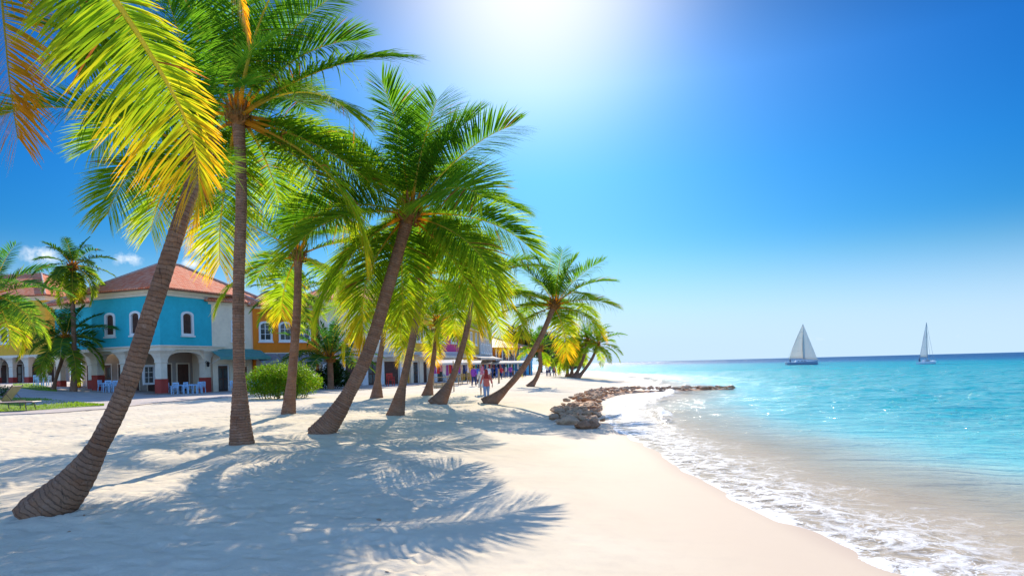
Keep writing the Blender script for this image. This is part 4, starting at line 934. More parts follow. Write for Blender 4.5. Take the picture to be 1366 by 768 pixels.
# clipped bush
bc = P(377, 510, 42); bz = gz(bc[0], 42)
bush = tag(empty('clipped_bush', (bc[0], 42, bz)), 'wide rounded yellow green bush with bare stems behind the thin palm trunk', 'bush')
rg = np.random.default_rng(5)
cs = [(x, y, z+.1*rg.normal()) for x in np.linspace(-1.8, 1.8, 7) for y in (-.5, .5) for z in ((1.5, .85) if abs(x) < 1.7 else (1.05,))]
leaf_cloud('foliage', bush, cs, [.72+.10*rg.normal() for _ in cs], 20000, .055, (.15, .25, .012), 6, .45, zsq=1.0)
m = MB()
for k in range(26):
    x, y = rg.uniform(-1.7, 1.7), rg.uniform(-.5, .5); m.tube([(x*.8, y*.5, -.05), (x*.92, y*.9, .4), (x, y, .95)], [.03, .022, .012], 5)
m.build('stems', M_twig, bush)
def shrub(name, label, px, py, Yd, cs, rs, n, size, col, seed, cat='shrub'):
    c = P(px, py, Yd); r = tag(empty(name, (c[0], Yd, gz(c[0], Yd))), label, cat)
    leaf_cloud('foliage', r, cs, rs, n, size, col, seed); m = MB()
    for q in cs: m.tube([(q[0]*.3, q[1]*.3, -.05), (q[0], q[1], q[2])], [.05, .02], 5)
    m.build('stems', M_twig, r); return r
shrub('garden_shrub', 'dense dark green shrub at the foot of the bushy palm by the cream wall', 441, 512, 59.5, [(-1.1, 0, .9), (0, 0, 1.2), (1.0, 0, .9), (.4, .3, 1.8)], [.9, 1.0, .8, .8], 4500, .10, (.035, .075, .02), 15)
shrub('potted_flower_bush', 'low flowering green bush behind the sun loungers at the left edge', 2, 512, 46, [(-.7, 0, .35), (0, 0, .4), (.6, 0, .35)], [.4, .42, .35], 1800, .05, (.09, .14, .04), 16, 'flower bush')
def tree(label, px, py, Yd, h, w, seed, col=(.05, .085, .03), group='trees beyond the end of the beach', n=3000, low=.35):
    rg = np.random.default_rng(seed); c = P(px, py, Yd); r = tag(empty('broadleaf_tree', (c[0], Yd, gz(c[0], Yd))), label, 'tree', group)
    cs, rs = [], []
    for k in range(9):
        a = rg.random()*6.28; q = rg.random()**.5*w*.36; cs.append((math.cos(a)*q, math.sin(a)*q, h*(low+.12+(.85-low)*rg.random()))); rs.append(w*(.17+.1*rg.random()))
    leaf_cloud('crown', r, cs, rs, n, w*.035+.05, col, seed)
    m = MB(); m.tube([(0, 0, -.2), (.1*w*.2, 0, h*.3), (0, 0, h*.6)], [w*.045, w*.035, w*.02], 8)
    for q in cs: m.tube([(0, 0, h*low*.8), (q[0]*.5, q[1]*.5, (h*low+q[2])*.5), q], [w*.025, w*.018, w*.008], 5)
    m.build('trunk', M_twig, r); return r
for args in (('leafy tree rising behind the red roof, nearest the houses', 690, 499, 118, 8.0, 6.0, 31), ('rounded tree between the blue house and the leaning palm trunk', 704, 498, 128, 7.2, 6, 32),
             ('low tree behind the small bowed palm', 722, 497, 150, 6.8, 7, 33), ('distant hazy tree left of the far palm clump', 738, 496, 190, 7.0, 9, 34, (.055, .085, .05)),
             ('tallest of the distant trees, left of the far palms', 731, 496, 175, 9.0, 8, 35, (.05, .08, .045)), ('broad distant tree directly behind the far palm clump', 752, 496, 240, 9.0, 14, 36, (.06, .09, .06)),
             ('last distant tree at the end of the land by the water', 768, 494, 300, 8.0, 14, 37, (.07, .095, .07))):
    tree(*args)  # farther crowns get a greyer green, distance haze put into the leaf colour

# ------------------------------------------------------------------ breakwater
def rock_mesh(seed):
    rg = np.random.default_rng(seed); bm = bmesh.new(); bmesh.ops.create_icosphere(bm, subdivisions=2, radius=1)
    pl = [(Vector(rg.normal(size=3)).normalized(), .55+.3*rg.random()) for _ in range(9)]
    for v in bm.verts:
        for n_, d_ in pl:
            q = v.co.dot(n_)
            if q > d_: v.co -= n_*(q-d_)
        v.co *= 1+.05*rg.normal()
    me = bpy.data.meshes.new('rock'); bm.to_mesh(me); bm.free(); return me
M_rock = plain('grey_brown_rock', (.60, .35, .20), .9, .55, 1.4, .9, 9, bd=.04)
M_rock2 = plain('rust_brown_rock', (.36, .17, .085), .85, .5, 1.4, .8, 9, bd=.04)
rmes = [rock_mesh(200+i) for i in range(9)]
for me in rmes[:7]: me.materials.append(M_rock)
for me in rmes[7:]: me.materials.append(M_rock2)
path = bez([(*G(770, 557, -.25), 0), (*G(772, 545, -.3), 0), (*G(786, 532, -.4), 0), (*G(828, 524.5, -.5), 0), (*G(900, 521, -.5), 0), (*G(979, 519.5, -.5), 0)], 60)
cum = np.concatenate([[0], np.cumsum(np.linalg.norm(np.diff(path, axis=0), axis=1))]); rg = np.random.default_rng(77)
m = MB(); rgs = []
for s in np.linspace(0, cum[-1], 50):
    x = np.interp(s, cum, path[:, 0]); y = np.interp(s, cum, path[:, 1]); t = np.array([np.interp(s+.2, cum, path[:, 0])-np.interp(s-.2, cum, path[:, 0]), np.interp(s+.2, cum, path[:, 1])-np.interp(s-.2, cum, path[:, 1])]); t /= np.linalg.norm(t)+1e-9
    w_ = .95*(1-.6*float(sstep(.85, 1, s/cum[-1]))); b0 = max(gz(x, y), SEA_Z-.05)-.12
    rgs.append([(x-t[1]*q*w_+.08*rg.normal(), y+t[0]*q*w_+.08*rg.normal(), b0+h_+.04*rg.normal()) for q, h_ in ((-1.1, -.1), (-.8, .14), (-.4, .22), (0, .25), (.4, .22), (.8, .14), (1.1, -.1))])
m.loft(rgs); tag(m.build('rubble', M_rock), 'small broken stones filling the gaps of the breakwater', 'rubble', None, 'stuff')
NR = 285
for k in range(NR):
    u = (k+.5)/NR; s = u*cum[-1]; x = np.interp(s, cum, path[:, 0]); y = np.interp(s, cum, path[:, 1])
    t = np.array([np.interp(s+.2, cum, path[:, 0])-np.interp(s-.2, cum, path[:, 0]), np.interp(s+.2, cum, path[:, 1])-np.interp(s-.2, cum, path[:, 1])]); t /= np.linalg.norm(t)+1e-9
    wid = (1.0-.25*sstep(.2, .5, u))*(1-.45*sstep(.85, 1, u)); lat = (rg.random()*2-1)*wid; x += -t[1]*lat; y += t[0]*lat
    g0 = gz(x, y); top = .11*(1-(lat/wid)**2)*(1-.5*sstep(.9, 1, u)); b0 = max(g0, SEA_Z-.08)
    sz = .10+.10*rg.random(); z = b0+.10+rg.random()**.6*top + (0.16 if u > .3 else 0)
    o = bpy.data.objects.new('rock', rmes[k % 7]); link(o); o.location = (x, y, z); o.scale = (sz*1.45, sz, sz*.62); o.rotation_euler = (rg.normal()*.3, rg.normal()*.3, rg.random()*6.28)
    tag(o, 'grey brown boulder piled in the curved stone breakwater', 'rock', 'boulders of the curved breakwater')
for lab, px, py, mi, sz in (('biggest rust brown boulder at the beach end of the breakwater, farthest right', 790, 559, 7, .36), ('rust brown boulder second from the right at the beach end of the breakwater', 777, 560, 8, .32),
                            ('small rust boulder just behind the two big ones at the breakwater foot', 786, 552, 7, .22), ('flat pale brown slab at the left foot of the breakwater', 757, 556, 2, .38), ('dark boulder standing apart at the upper left of the breakwater', 744, 542, 3, .32)):
    x, y = G(px, py, -.2); o = bpy.data.objects.new('rock', rmes[mi]); link(o); o.location = (x, y, gz(x, y)+sz*.28); o.scale = (sz*1.2, sz, sz*.6); o.rotation_euler = (.1, .05, px); tag(o, lab, 'rock', 'boulders of the curved breakwater')
M_peb = plain('tan_pebble', (.42, .24, .14), .8, .4, 20, .5, 60)
pm = rock_mesh(300); pm.materials.append(M_peb)
for lab, px, py, sz in (('small tan pebble on the sand at the bottom centre', 455, 743, .022), ('flat tan pebble nearest the camera at the bottom centre', 489, 761, .026), ('dark speck of driftwood in the big palm shadow', 505, 671, .03), ('tiny pebble below the curved palm shadow', 515, 733, .014), ('brown pebble in the shadow beside the nearest trunk', 92, 706, .014), ('brown pebble right of the nearest trunk foot', 112, 692, .016), ('tan pebble at the tip of the curved shadow', 567, 733, .014)):
    x, y = G(px, py); o = bpy.data.objects.new('pebble', pm); link(o); o.location = (x, y, float(ground_z([x], [y])[0])+sz*.2); o.scale = (sz*1.6, sz, sz*.6); o.rotation_euler = (0, 0, px); tag(o, lab, 'pebble')

# ------------------------------------------------------------------ furniture
M_chair = plain('pale_blue_paint', (.42, .62, .80), .55, .15, 5, .1, 20)
def make_chair():
    r = empty('garden_chair', (0, 0, 0)); m = MB()
    for k in range(5): m.box(-.23, .23, -.22+k*.09, -.22+k*.09+.075, .43, .455)
    m.build('seat', M_chair, r, bevel=.006)
    m = MB(); m.box(-.22, .22, .205, .235, .86, .93); m.box(-.22, .22, .205, .23, .52, .56)
    for k in range(5): m.box(-.19+k*.085, -.15+k*.085, .21, .228, .56, .86)
    m.build('backrest', M_chair, r)
    for sx in (-1, 1):
        MB().box(sx*.215-.022, sx*.215+.022, -.22, -.176, 0, .43).build('leg', M_chair, r)
        m = MB(); m.loft([[(sx*.215+a, .21+o+b, z) for a, b in ((-.022, -.022), (.022, -.022), (.022, .022), (-.022, .022))] for z, o in ((0, .04), (.44, 0), (.92, .03))]); m.build('leg', M_chair, r)
        m = MB(); m.box(sx*.215-.03, sx*.215+.03, -.24, .2, .64, .665); m.box(sx*.215-.018, sx*.215+.018, -.2, -.165, .455, .64); m.build('armrest', M_chair, r)
    return r
def make_table():
    r = empty('garden_table', (0, 0, 0)); m = MB()
    for k in range(7): m.box(-.4, .4, -.38+k*.11, -.38+k*.11+.1, .71, .735)
    m.box(-.36, .36, -.34, .36, .65, .71); m.build('tabletop', M_chair, r)
    for sx in (-1, 1):
        for sy in (-1, 1): MB().box(sx*.34-.025, sx*.34+.025, sy*.33-.025, sy*.33+.025, 0, .65).build('leg', M_chair, r)
    return r
ch0, tb0 = make_chair(), make_table(); used_c = used_t = False
def put(kind, px, Yd, rz, label, group, zo=0.06):
    global used_c, used_t
    if kind == 'c': o = copy_tree(ch0) if used_c else ch0; used_c = True
    else: o = copy_tree(tb0) if used_t else tb0; used_t = True
    x = P(px, 520, Yd)[0]; o.location = (x, Yd, gz(x, Yd)+zo); o.rotation_euler = (0, 0, rz)
    tag(o, label, 'chair' if kind == 'c' else 'table', group)
GC, GT = 'pale blue chairs under the arcades', 'pale blue tables under the arcades'
put('t', 239, 55.3, .3, 'pale blue table at left in the group under the right arch of the turquoise house', GT)
put('t', 257, 55.8, .3, 'pale blue table at right in the group under the right arch of the turquoise house', GT)
for px, yy, rz, w in ((227, 55.0, 1.5, 'leftmost'), (233.5, 54.6, .2, 'second from left'), (246, 56.2, -1.3, 'third from left'), (251, 55.0, 1.3, 'fourth from left'), (263, 55.2, -.5, 'fifth from left'), (268.5, 56.0, -1.7, 'rightmost')):
    put('c', px, yy, rz, f'pale blue chair {w} under the right arch of the turquoise house', GC)
put('t', 147, 55.3, .1, 'pale blue table between the arcade columns left of the nearest palm trunk', GT)
for px, yy, rz, w in ((137, 55.1, 1.5, 'left of the table'), (143, 54.6, .2, 'in front of the table, left one'), (151, 54.7, -.2, 'in front of the table, right one'), (157, 55.3, -1.5, 'right of the table')):
    put('c', px, yy, rz, f'pale blue chair {w} between the left arcade columns', GC)
put('t', 57, 60, 0, 'pale blue table under the shaded left wing behind the low spreading palm', GT)
for px, yy, rz, w in ((51, 60, 1.5, 'left of'), (57, 59.3, .1, 'in front of'), (63, 60, -1.5, 'right of')):
    put('c', px, yy, rz, f'pale blue chair {w} the table behind the low spreading palm', GC)
put('t', 346, 57.5, 0, 'pale blue table seen behind the clipped bush', GT)
for px, yy, rz, w in ((338, 57.2, 1.5, 'left of'), (345, 56.8, .1, 'in front of'), (354, 57.4, -1.5, 'right of')):
    put('c', px, yy, rz, f'pale blue chair {w} the table behind the clipped bush', GC)
put('c', 312, 57.5, .8, 'lone pale blue chair by the white house door behind the upright palm', GC)
# red wooden chair by the shop
M_red = plain('red_paint', (.55, .035, .02), .5, .2, 5, .1, 20)
rc_ = copy_tree(ch0); x = P(521, 515, 62)[0]; rc_.location = (x, 62, gz(x, 62)+.05); rc_.rotation_euler = (0, 0, .5); rc_.scale = (1.25,)*3
for ch in rc_.children: ch.data = ch.data.copy(); ch.data.materials.clear(); ch.data.materials.append(M_red)
tag(rc_, 'red painted armchair standing in front of the cream house shop windows', 'chair'); 
if 'group' in rc_: del rc_['group']
# sun loungers
M_sling = plain('taupe_sling', (.55, .40, .33), .8, .12, 6, .3, 80); M_lf = plain('brown_metal', (.16, .10, .08), .5, .2, 6, .1, 30)
def make_lounger():
    r = empty('sun_lounger', (0, 0, 0)); ca, sa = math.cos(R(50)), math.sin(R(50))
    m = MB(); m.box(-.3, .3, -.95, .35, .335, .36); m.build('seat', M_sling, r, bevel=.01)
    m = MB(); m.add([(-.3, .36, .345), (.3, .36, .345), (.3, .36+.8*ca, .345+.8*sa), (-.3, .36+.8*ca, .345+.8*sa), (-.3, .38, .325), (.3, .38, .325), (.3, .38+.8*ca, .325+.8*sa), (-.3, .38+.8*ca, .325+.8*sa)], [(0,1,2,3),(7,6,5,4),(0,4,5,1),(1,5,6,2),(2,6,7,3),(3,7,4,0)]); m.build('backrest', M_sling, r)
    m = MB()
    for sx in (-1, 1):
        m.tube([(sx*.325, -1.0, .34), (sx*.325, .95, .34)], .02, 6); m.tube([(sx*.31, .36, .34), (sx*.31, .36+.84*ca, .34+.84*sa)], .02, 6); m.tube([(sx*.3, .62, .64), (sx*.3, .88, .34)], .012, 5)
    m.tube([(-.325, -1.0, .34), (.325, -1.0, .34)], .02, 6); m.tube([(-.325, .95, .34), (.325, .95, .34)], .02, 6); m.build('frame', M_lf, r)
    for sx in (-1, 1):
        for yy in (-.75, .7):
            m = MB(); m.tube([(sx*.325, yy, .34), (sx*.335, yy+.06*(1 if yy > 0 else -1), 0)], .018, 6); m.build('leg', M_lf, r)
    return r
l0 = make_lounger(); l0.location = (P(12, 540, 34.5)[0], 34.5, gz(-26, 34.5)+.07); l0.rotation_euler = (0, 0, R(72)); l0.scale = (1.1,)*3
tag(l0, 'front taupe sun lounger with raised back on the lawn at the left edge', 'sun lounger', 'sun loungers on the lawn')
# the visible lounger lies with its raised end to the right of the frame edge
l0.scale = (1.3,)*3; l0.rotation_euler = (0, 0, R(-88)); l0.location = (P(-6, 540, 35.5)[0], 35.5, gz(-26, 35.5)+.05)
l1 = copy_tree(l0); l1.location = (P(10, 540, 33.6)[0], 33.6, gz(-25, 33.6)+.05); l1.rotation_euler = (0, 0, R(100)); tag(l1, 'low taupe sun lounger stretched over the near lawn, foot end towards the sea', 'sun lounger', 'sun loungers on the lawn')

# ------------------------------------------------------------------ market stalls
M_bamboo = plain('bamboo', (.46, .30, .14), .7, .3, 8, .3, 30)
M_cl = [plain('cloth_'+n_, c, .85, .25, 6, .4, 30) for n_, c in (('red', (.55, .04, .05)), ('blue', (.06, .14, .42)), ('violet', (.28, .06, .36)), ('white', (.72, .70, .68)), ('orange', (.62, .22, .03)), ('teal', (.03, .30, .32)), ('pink', (.60, .20, .30)), ('navy', (.03, .05, .14)))]
def stall(label, px, Yd, w=2.6, d=2.0, cloths=(0, 1, 2), hgt=2.35, seed=0):
    rg = np.random.default_rng(seed); x = P(px, 515, Yd)[0]; r = tag(empty('market_stall', (x, Yd, gz(x, Yd))), label, 'market stall', 'market stalls on the sand')
    for sx in (-1, 1):
        for sy in (-1, 1): m = MB(); m.tube([(sx*w/2, sy*d/2, -.1), (sx*w/2+.03*rg.normal(), sy*d/2, hgt-(.25 if sy < 0 else 0))], .035, 6); m.build('post', M_bamboo, r)
    m = MB(); n = 8; vs = []
    for i in range(n+1):
        for j in range(5):
            u, v = i/n, j/4; vs.append((-w/2-.15+(w+.3)*u, -d/2-.35+(d+.6)*v, hgt-.3+.3*v-.12*math.sin(u*math.pi)*math.sin(v*math.pi)))
    for i in range(n+1): vs.append((-w/2-.15+(w+.3)*i/n, -d/2-.37, hgt-.52+.05*(i % 2)))
    m.add(vs, [(i*5+j, (i+1)*5+j, (i+1)*5+j+1, i*5+j+1) for i in range(n) for j in range(4)]+[((n+1)*5+i, (n+1)*5+i+1, (i+1)*5, i*5) for i in range(n)])
    cv = m.build('canopy', M_awn_w, r); so = cv.modifiers.new('thick', 'SOLIDIFY'); so.thickness = .015
    m = MB(); m.box(-w/2+.1, w/2-.1, -d/2+.05, -d/2+.7, .72, .78)
    for sx in (-1, 1): m.box(sx*(w/2-.25)-.03, sx*(w/2-.25)+.03, -d/2+.1, -d/2+.65, 0, .72)
    m.build('counter', M_bamboo, r)
    m = MB(); m.tube([(-w/2, d/2-.1, hgt-.35), (w/2, d/2-.1, hgt-.35)], .02, 5); m.build('hanging_rail', M_bamboo, r)
    for k in range(9):
        cx = -w/2+.25+k*(w-.5)/8; ww = .09+.03*rg.random(); L_ = .7+.5*rg.random(); m = MB(); zt = hgt-.37
        m.loft([[(cx-a, d/2-.14, z), (cx+a, d/2-.14, z), (cx+a*.9, d/2-.04, z), (cx-a*.9, d/2-.04, z)] for z, a in ((zt, ww*.4), (zt-.12, ww*1.1), (zt-L_*.5, ww), (zt-L_, ww*1.25))])
        m.build('hanging_garment', M_cl[cloths[k % len(cloths)]], r)
    return r
stall('bamboo market stall with white cloth roof and violet and red garments, nearest of the stalls', 596, 63, 2.8, 2.0, (2, 0, 6, 3), seed=1)
stall('market stall with dark and blue clothes between the nearest stall and the walking people', 613, 68, 2.2, 2.0, (7, 1, 3), seed=2)
stall('market stall with orange and teal clothes in front of the golden house', 626, 78, 2.6, 2.0, (4, 5, 7), seed=3)
stall('farthest market stall in front of the pale stone house', 642, 92, 2.8, 2.0, (1, 3, 0), seed=4)
stall('market stall with pink and blue clothes before the red roofed porch', 662, 98, 3.0, 2.0, (6, 1, 7), seed=5)
stall('market stall hung with white and teal clothes before the blue house', 686, 102, 3.0, 2.0, (3, 5, 1), seed=6)
def post(label, px, py, h, r_=.05):
    x, y = G(px, py); m = MB(); m.tube([(0, 0, -.15), (.02, 0, h*.5), (0, 0, h)], [r_, r_*.9, r_*.8], 8); m.tube([(0, 0, h-.04), (0, 0, h+.02)], [r_*1.2, r_*1.1], 8)
    o = m.build('wooden_post', M_bamboo); o.location = (x, y, gz(x, y)); tag(o, label, 'post')
post('slim tall bamboo pole standing in the sand left of the walking people', 605.5, 522, 2.05, .04)
post('short wooden post in the sand right of the red clothed woman', 665.5, 511, 1.35, .09)
def crate(label, px, py, rz):
    x, y = G(px, py); r = tag(empty('wooden_crate', (x, y, gz(x, y)), rz), label, 'crate'); m = MB()
    for k in range(3):
        z = .04+k*.14; m.box(-.4, .4, -.25, -.23, z, z+.1); m.box(-.4, .4, .23, .25, z, z+.1); m.box(-.4, -.38, -.23, .23, z, z+.1); m.box(.38, .4, -.23, .23, z, z+.1)
    for sx in (-1, 1):
        for sy in (-1, 1): m.box(sx*.36-.025, sx*.36+.025, sy*.21-.02, sy*.21+.02, 0, .44)
    m.build('slats', M_bamboo, r); MB().box(-.37, .37, -.22, .22, .03, .05).build('bottom', M_bamboo, r)
crate('slatted wooden crate on the sand left of the tall bamboo pole', 596, 517, .2); crate('slatted wooden crate on the sand nearer the straight palm trunk', 586, 517.5, -.3)

# ------------------------------------------------------------------ people
M_skin = plain('brown_skin', (.30, .155, .09), .55, .1, 8, .1, 30); M_hair = plain('dark_hair', (.02, .012, .01), .6, .3, 20, .5, 60)
M_redhair = plain('dark_red_scarf', (.30, .03, .03), .8, .3, 12, .5, 50); M_jean = plain('light_denim', (.22, .33, .52), .85, .2, 12, .3, 60)
M_salmon = plain('salmon_cloth', (.58, .16, .13), .85, .2, 8, .4, 40)
def person(label, loc, h=1.68, rz=0.0, stride=.16, top=None, bottom=None, hair=None, skirt=False, scarf=False, arms=(.08, .05), name='person'):
    """one continuous body (skin modifier) facing +y before rotation, clothes as children"""
    k = h/1.68
    J = {}; vs, es, rd = [], [], []
    def v(n_, p, r_, par=None):
        J[n_] = len(vs); vs.append((p[0]*k, p[1]*k, p[2]*k)); rd.append(r_*k)
        if par is not None: es.append((J[par], J[n_]))
    v('pel', (0, 0, .92), .115); v('waist', (0, 0, 1.05), .10, 'pel'); v('chest', (0, .01, 1.25), .125, 'waist'); v('neckb', (0, -.005, 1.40), .07, 'chest'); v('neck', (0, 0, 1.46), .05, 'neckb')
    v('jaw', (0, .02, 1.52), .062, 'neck'); v('head', (0, .012, 1.59), .084, 'jaw'); v('crown', (0, 0, 1.655), .05, 'head'); v('nose', (0, .10, 1.56), .014, 'head')
    for i, sx in enumerate((-1, 1)):
        st = stride*(1 if sx > 0 else -1)
        v(f'hip{i}', (sx*.09, 0, .86), .085, 'pel'); v(f'knee{i}', (sx*.095, st*.55+.03, .48), .055, f'hip{i}'); v(f'calf{i}', (sx*.095, st*.7, .33), .052, f'knee{i}')
        v(f'ank{i}', (sx*.095, st-.02, .085), .036, f'calf{i}'); v(f'heel{i}', (sx*.095, st-.02, .04), .036, f'ank{i}'); v(f'toe{i}', (sx*.105, st+.15, .028), .028, f'heel{i}')
        aw = -st*.9; v(f'sho{i}', (sx*.165, 0, 1.365), .055, 'neckb'); v(f'elb{i}', (sx*(.20+arms[0]*.5), aw*.4-.02, 1.10), .038, f'sho{i}'); v(f'wri{i}', (sx*(.20+arms[0]), aw+.05, .88), .024, f'elb{i}')
        v(f'palm{i}', (sx*(.20+arms[0]), aw+.065, .80), .026, f'wri{i}')
        for q in range(4):
            v(f'f{i}{q}', (sx*(.20+arms[0]), aw+.04+q*.018, .75-.006*(q in (1, 2))), .009, f'palm{i}'); v(f'g{i}{q}', (sx*(.195+arms[0]), aw+.046+q*.018, .712-.008*(q in (1, 2))), .008, f'f{i}{q}')
        v(f't{i}', (sx*(.185+arms[0]), aw+.105, .79), .010, f'palm{i}'); v(f'u{i}', (sx*(.18+arms[0]), aw+.115, .755), .008, f't{i}')
    me = bpy.data.meshes.new('body_cage'); me.from_pydata(vs, es, []); o = bpy.data.objects.new('body_cage', me); COL.objects.link(o)
    md = o.modifiers.new('s', 'SKIN'); md.use_smooth_shade = True
    for i, d_ in enumerate(me.skin_vertices[0].data): d_.radius = (rd[i], rd[i]); d_.use_root = (i == 0)
    o.modifiers.new('u', 'SUBSURF').levels = 1
    dg = bpy.context.evaluated_depsgraph_get(); bm_ = bpy.data.meshes.new_from_object(o.evaluated_get(dg)); bm_.name = 'body'; bpy.data.objects.remove(o)
    bm_.materials.clear(); bm_.materials.append(M_skin)
    root = tag(empty(name, loc, rz), label, 'person'); link(bpy.data.objects.new('body', bm_), root)
    def S(spec, mat, nm, n=14):
        m = MB(); m.rings([(z*k, a*k, b*k, ox*k, oy*k) for z, a, b, ox, oy in spec], n); ob = m.build(nm, mat, root, smooth=True); return ob
    tmat = top or M_salmon
    hem = .80 if not skirt else .42
    sp = [(1.43, .075, .07, 0, 0), (1.40, .14, .09, 0, 0), (1.36, .19, .11, 0, 0), (1.25, .175, .13, 0, .01), (1.05, .15, .12, 0, 0), (.92, .175, .145, 0, 0)]
    sp += [(.80, .19, .16, 0, 0)] if not skirt else [(.70, .22, .2, .01, 0), (hem, .27, .25, 0, .0)]
    S(sp, tmat, 'dress' if skirt else 'shirt')
    for i, sx in enumerate((-1, 1)):
        a = Vector(vs[J[f'sho{i}']]); b = Vector(vs[J[f'elb{i}']]); c = Vector(vs[J[f'wri{i}']]); m = MB(); m.tube([a+Vector((-sx*.02, 0, .02))*k, a.lerp(b, .5), b, b.lerp(c, .7)], [.062*k, .056*k, .05*k, .048*k], 10); m.build('sleeve', tmat, root, smooth=True)
        if not skirt:
            a = Vector(vs[J[f'hip{i}']]); b = Vector(vs[J[f'knee{i}']]); c = Vector(vs[J[f'ank{i}']]); m = MB(); m.tube([a+Vector((0, 0, .05))*k, a.lerp(b, .4), b, c+Vector((0, 0, .02))], [.10*k, .095*k, .07*k, .06*k], 10); m.build('trouser_leg', bottom or M_jean, root, smooth=True)
    hm = hair or M_hair; m = MB()
    if scarf: m.rings([(1.20*k, .12*k, .05*k, 0, -.11*k), (1.32*k, .12*k, .07*k, 0, -.07*k), (1.44*k, .10*k, .09*k, 0, -.02*k), (1.55*k, .10*k, .105*k, 0, -.012*k), (1.64*k, .088*k, .095*k, 0, -.005*k), (1.69*k, .05*k, .055*k, 0, 0), (1.705*k, .01*k, .01*k, 0, 0)], 14)
    else: m.rings([(1.52*k, .06*k, .04*k, 0, -.055*k), (1.57*k, .093*k, .085*k, 0, -.02*k), (1.62*k, .093*k, .092*k, 0, -.008*k), (1.67*k, .07*k, .072*k, 0, 0), (1.70*k, .015*k, .015*k, 0, 0)], 14)
    m.build('head_scarf' if scarf else 'hair', hm, root, smooth=True)
    return root
def at(px, Yd): x = P(px, 500, Yd)[0]; return (x, Yd, gz(x, Yd))
person('woman in a salmon top, dark red scarf and light jeans walking past the leaning palm', at(648.5, 35.4), 1.66, .15, .2, M_salmon, M_jean, M_redhair, scarf=True, arms=(.10, 0))
person('person in a long white robe just ahead of the salmon clothed woman', at(643, 41), 1.68, .1, .12, M_cl[3], None, M_cl[6], skirt=True, scarf=True)
person('person in violet clothes walking by the market stalls', at(632, 57), 1.72, -.3, .2, M_cl[2], M_cl[7])
person('person in a blue shirt behind the violet clothed one, near the stalls', at(637, 66), 1.7, .6, .1, M_cl[1], M_cl[7])
crowd = [(652, 78, 3, 'white top, left in the crowd before the porch'), (657, 84, 7, 'dark top in the crowd before the porch'), (663, 88, 1, 'blue top in the middle of the crowd before the porch'), (669, 84, 0, 'red top in the crowd before the porch'), (675, 92, 3, 'white top, right in the crowd before the porch'), (681, 88, 2, 'violet top, right in the crowd before the porch'), (694, 95, 6, 'pink top standing before the blue house'), (700, 98, 1, 'blue top at the right end of the crowd')]
for i, (px, Yd, c, lab) in enumerate(crowd): person('distant person with '+lab, at(px, Yd), 1.62+.1*((i*37) % 10)/10, i*1.3, .12, M_cl[c], M_cl[7 if i % 2 else 1])
for i, (px, Yd, c, lab) in enumerate(((730, 95, 3, 'far away stroller in white, leftmost of the four left of the far palms'), (734, 97, 1, 'far away stroller in blue, second of the four left of the far palms'), (740, 92, 6, 'far away stroller in pink, third of the four left of the far palms'), (746, 99, 3, 'far away stroller in white, nearest to the far palms'))):
    person(lab, at(px, Yd), 1.68, i, .12, M_cl[c], M_cl[7])

# ------------------------------------------------------------------ sailing boats
M_hullw = plain('white_hull', (.75, .75, .74), .3, .08, 2, .05, 10); M_hullg = plain('grey_blue_hull', (.30, .35, .42), .3, .1, 2, .05, 10); M_hulln = plain('navy_hull', (.02, .04, .10), .3, .1, 2, .05, 10)
M_alu = plain('mast_grey', (.32, .32, .34), .4, .1, 4, .05, 20); M_sail = leaf_mat('sail_cloth', .45, .95, .8, (1, 1, 1))
def sail(name, parent, corners, belly, mat_col, n=12, lines=0):
    """triangular sail: luff from tack to head, foot from tack to clew, with a real belly"""
    tack, head, clew = [np.array(c, float) for c in corners]; V, C, Fc = [], [], []
    nrm = np.cross(head-tack, clew-tack); nrm /= np.linalg.norm(nrm)
    for i in range(n+1):
        for j in range(n+1):
            u, v = i/n, j/n; a = tack+(head-tack)*u; b = clew+(head-clew)*u+(clew-tack)*.06*math.sin(u*math.pi); p = a+(b-a)*v+nrm*belly*math.sin(v*math.pi)*math.sin(min(1, u*1.05)*math.pi*.9+.25)*(1-u*.6)
            V.append(p); C.append(mat_col)
    for i in range(n):
        for j in range(n): Fc.append((i*(n+1)+j, i*(n+1)+j+1, (i+1)*(n+1)+j+1, (i+1)*(n+1)+j))
    o = np_mesh(name, np.array(V), np.array(Fc), M_sail, parent, col=np.array(C))
    so = o.modifiers.new('t', 'SOLIDIFY'); so.thickness = .02
    if lines:
        m = MB()
        for q in lines:
            a = tack+(head-tack)*q; b = clew+(head-clew)*q; m.tube([a+nrm*.04*s_ for s_ in (1,)]+[a+(b-a)*.5+nrm*(belly*.8*(1-q*.6)+.05), b+nrm*.05], .035, 4)
        m.build('batten', M_alu, o)
    return o
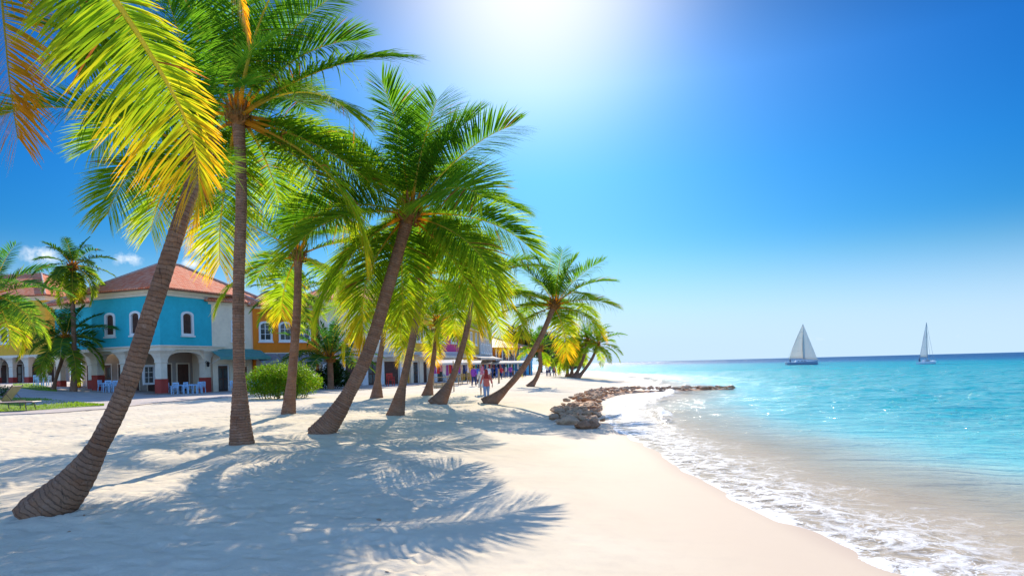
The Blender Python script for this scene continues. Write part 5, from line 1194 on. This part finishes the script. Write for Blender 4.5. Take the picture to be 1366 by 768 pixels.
def boat(label, px, Yd, rz, L, mast, full, deckm):
    x = P(px, 486, Yd)[0]; r = tag(empty('sailing_boat', (x, Yd, SEA_Z), rz), label, 'sailing boat', 'sailing boats on the horizon')
    m = MB(); rings = []
    for i in range(15):
        u = i/14; xx = -L/2+L*u; b = L*.155*math.sin(math.pi*min(1, .30+.70*(1-u))**1.0)**.8 if u > .45 else L*.155*(.78+.22*math.sin(u/.45*math.pi/2))
        if u > .97: b = .03
        fb = L*.075+L*.04*u*u+.1; rings.append([(xx+(.25 if u > .97 else 0)*0, s_*b*w_, z) for s_, w_, z in ((-1, 1, fb), (-1, .92, fb*.35), (-1, .6, -.25), (0, 0, -.5), (1, .6, -.25), (1, .92, fb*.35), (1, 1, fb), (0, 0, fb+.06))])
    m.loft(rings); m.build('hull', deckm, r, smooth=False)
    m = MB(); m.loft([[(-L*.22, -L*.07, L*.09), (L*.18, -L*.05, L*.10), (L*.18, L*.05, L*.10), (-L*.22, L*.07, L*.09)], [(-L*.20, -L*.06, L*.09+.55), (L*.12, -L*.04, L*.1+.4), (L*.12, L*.04, L*.1+.4), (-L*.20, L*.06, L*.09+.55)]])
    cb = m.build('cabin', M_hullw, r, bevel=.04); m = MB()
    for sy in (-1, 1):
        for q in (-.12, -.02, .07): m.box(L*q-.22, L*q+.22, sy*L*.062-.03*1, sy*L*.062+.03, L*.09+.2, L*.09+.38)
    m.build('cabin_window', M_glass, cb)
    mx_ = L*.06; m = MB(); m.tube([(mx_, 0, L*.08), (mx_, 0, mast)], [.11, .06], 8); m.build('mast', M_alu, r)
    m = MB(); m.tube([(mx_, 0, L*.09+1.0), (-L*.40, 0, L*.09+1.05)], .07, 6); m.build('boom', M_alu, r)
    m = MB()
    for a, b in (((mx_, 0, mast), (L*.49, 0, L*.12)), ((mx_, 0, mast), (-L*.49, 0, L*.09)), ((mx_, 0, mast*.85), (mx_, L*.14, L*.1)), ((mx_, 0, mast*.85), (mx_, -L*.14, L*.1))): m.tube([a, b], .025, 4)
    m.build('rigging', M_alu, r)
    if full:
        sail('main_sail', r, ((mx_-.12, 0, L*.09+1.15), (mx_-.12, 0, mast-.1), (-L*.39, .1, L*.09+1.2)), .5, (.80, .74, .66), lines=(.22, .42, .6, .78))
        sail('jib', r, ((L*.48, 0, L*.12+.2), (mx_+.15, 0, mast*.97), (mx_-.4, -.5, L*.09+.9)), .4, (.70, .68, .64))
    else:
        sail('main_sail', r, ((mx_-.12, 0, L*.09+1.15), (mx_-.12, 0, mast-.3), (-L*.37, .1, L*.09+1.2)), .4, (.74, .72, .70), lines=(.3, .6))
    m = MB(); 
    for k in range(7):
        for sy in (-1, 1): m.tube([(-L*.45+k*L*.14, sy*L*.135, L*.09), (-L*.45+k*L*.14, sy*L*.135, L*.09+.6)], .02, 4)
    m.build('guard_rail', M_alu, r)
    m = MB(); m.rings([(L*.09, .16, .12), (L*.09+.5, .2, .15), (L*.09+.75, .1, .1), (L*.09+.95, .1, .1), (L*.09+1.0, .02, .02)], 8, -L*.36, .3); m.build('cockpit_canvas', M_hulln, r)
    return r
boat('larger sailing boat on the left with two big pale sails, grey blue hull', 1070, 212, R(-8), 9.6, 12.6, True, M_hullg)
boat('smaller white sailing boat on the right with a single narrow sail and bare forestay', 1236, 158, R(25), 5.6, 9.6, False, M_hullw)
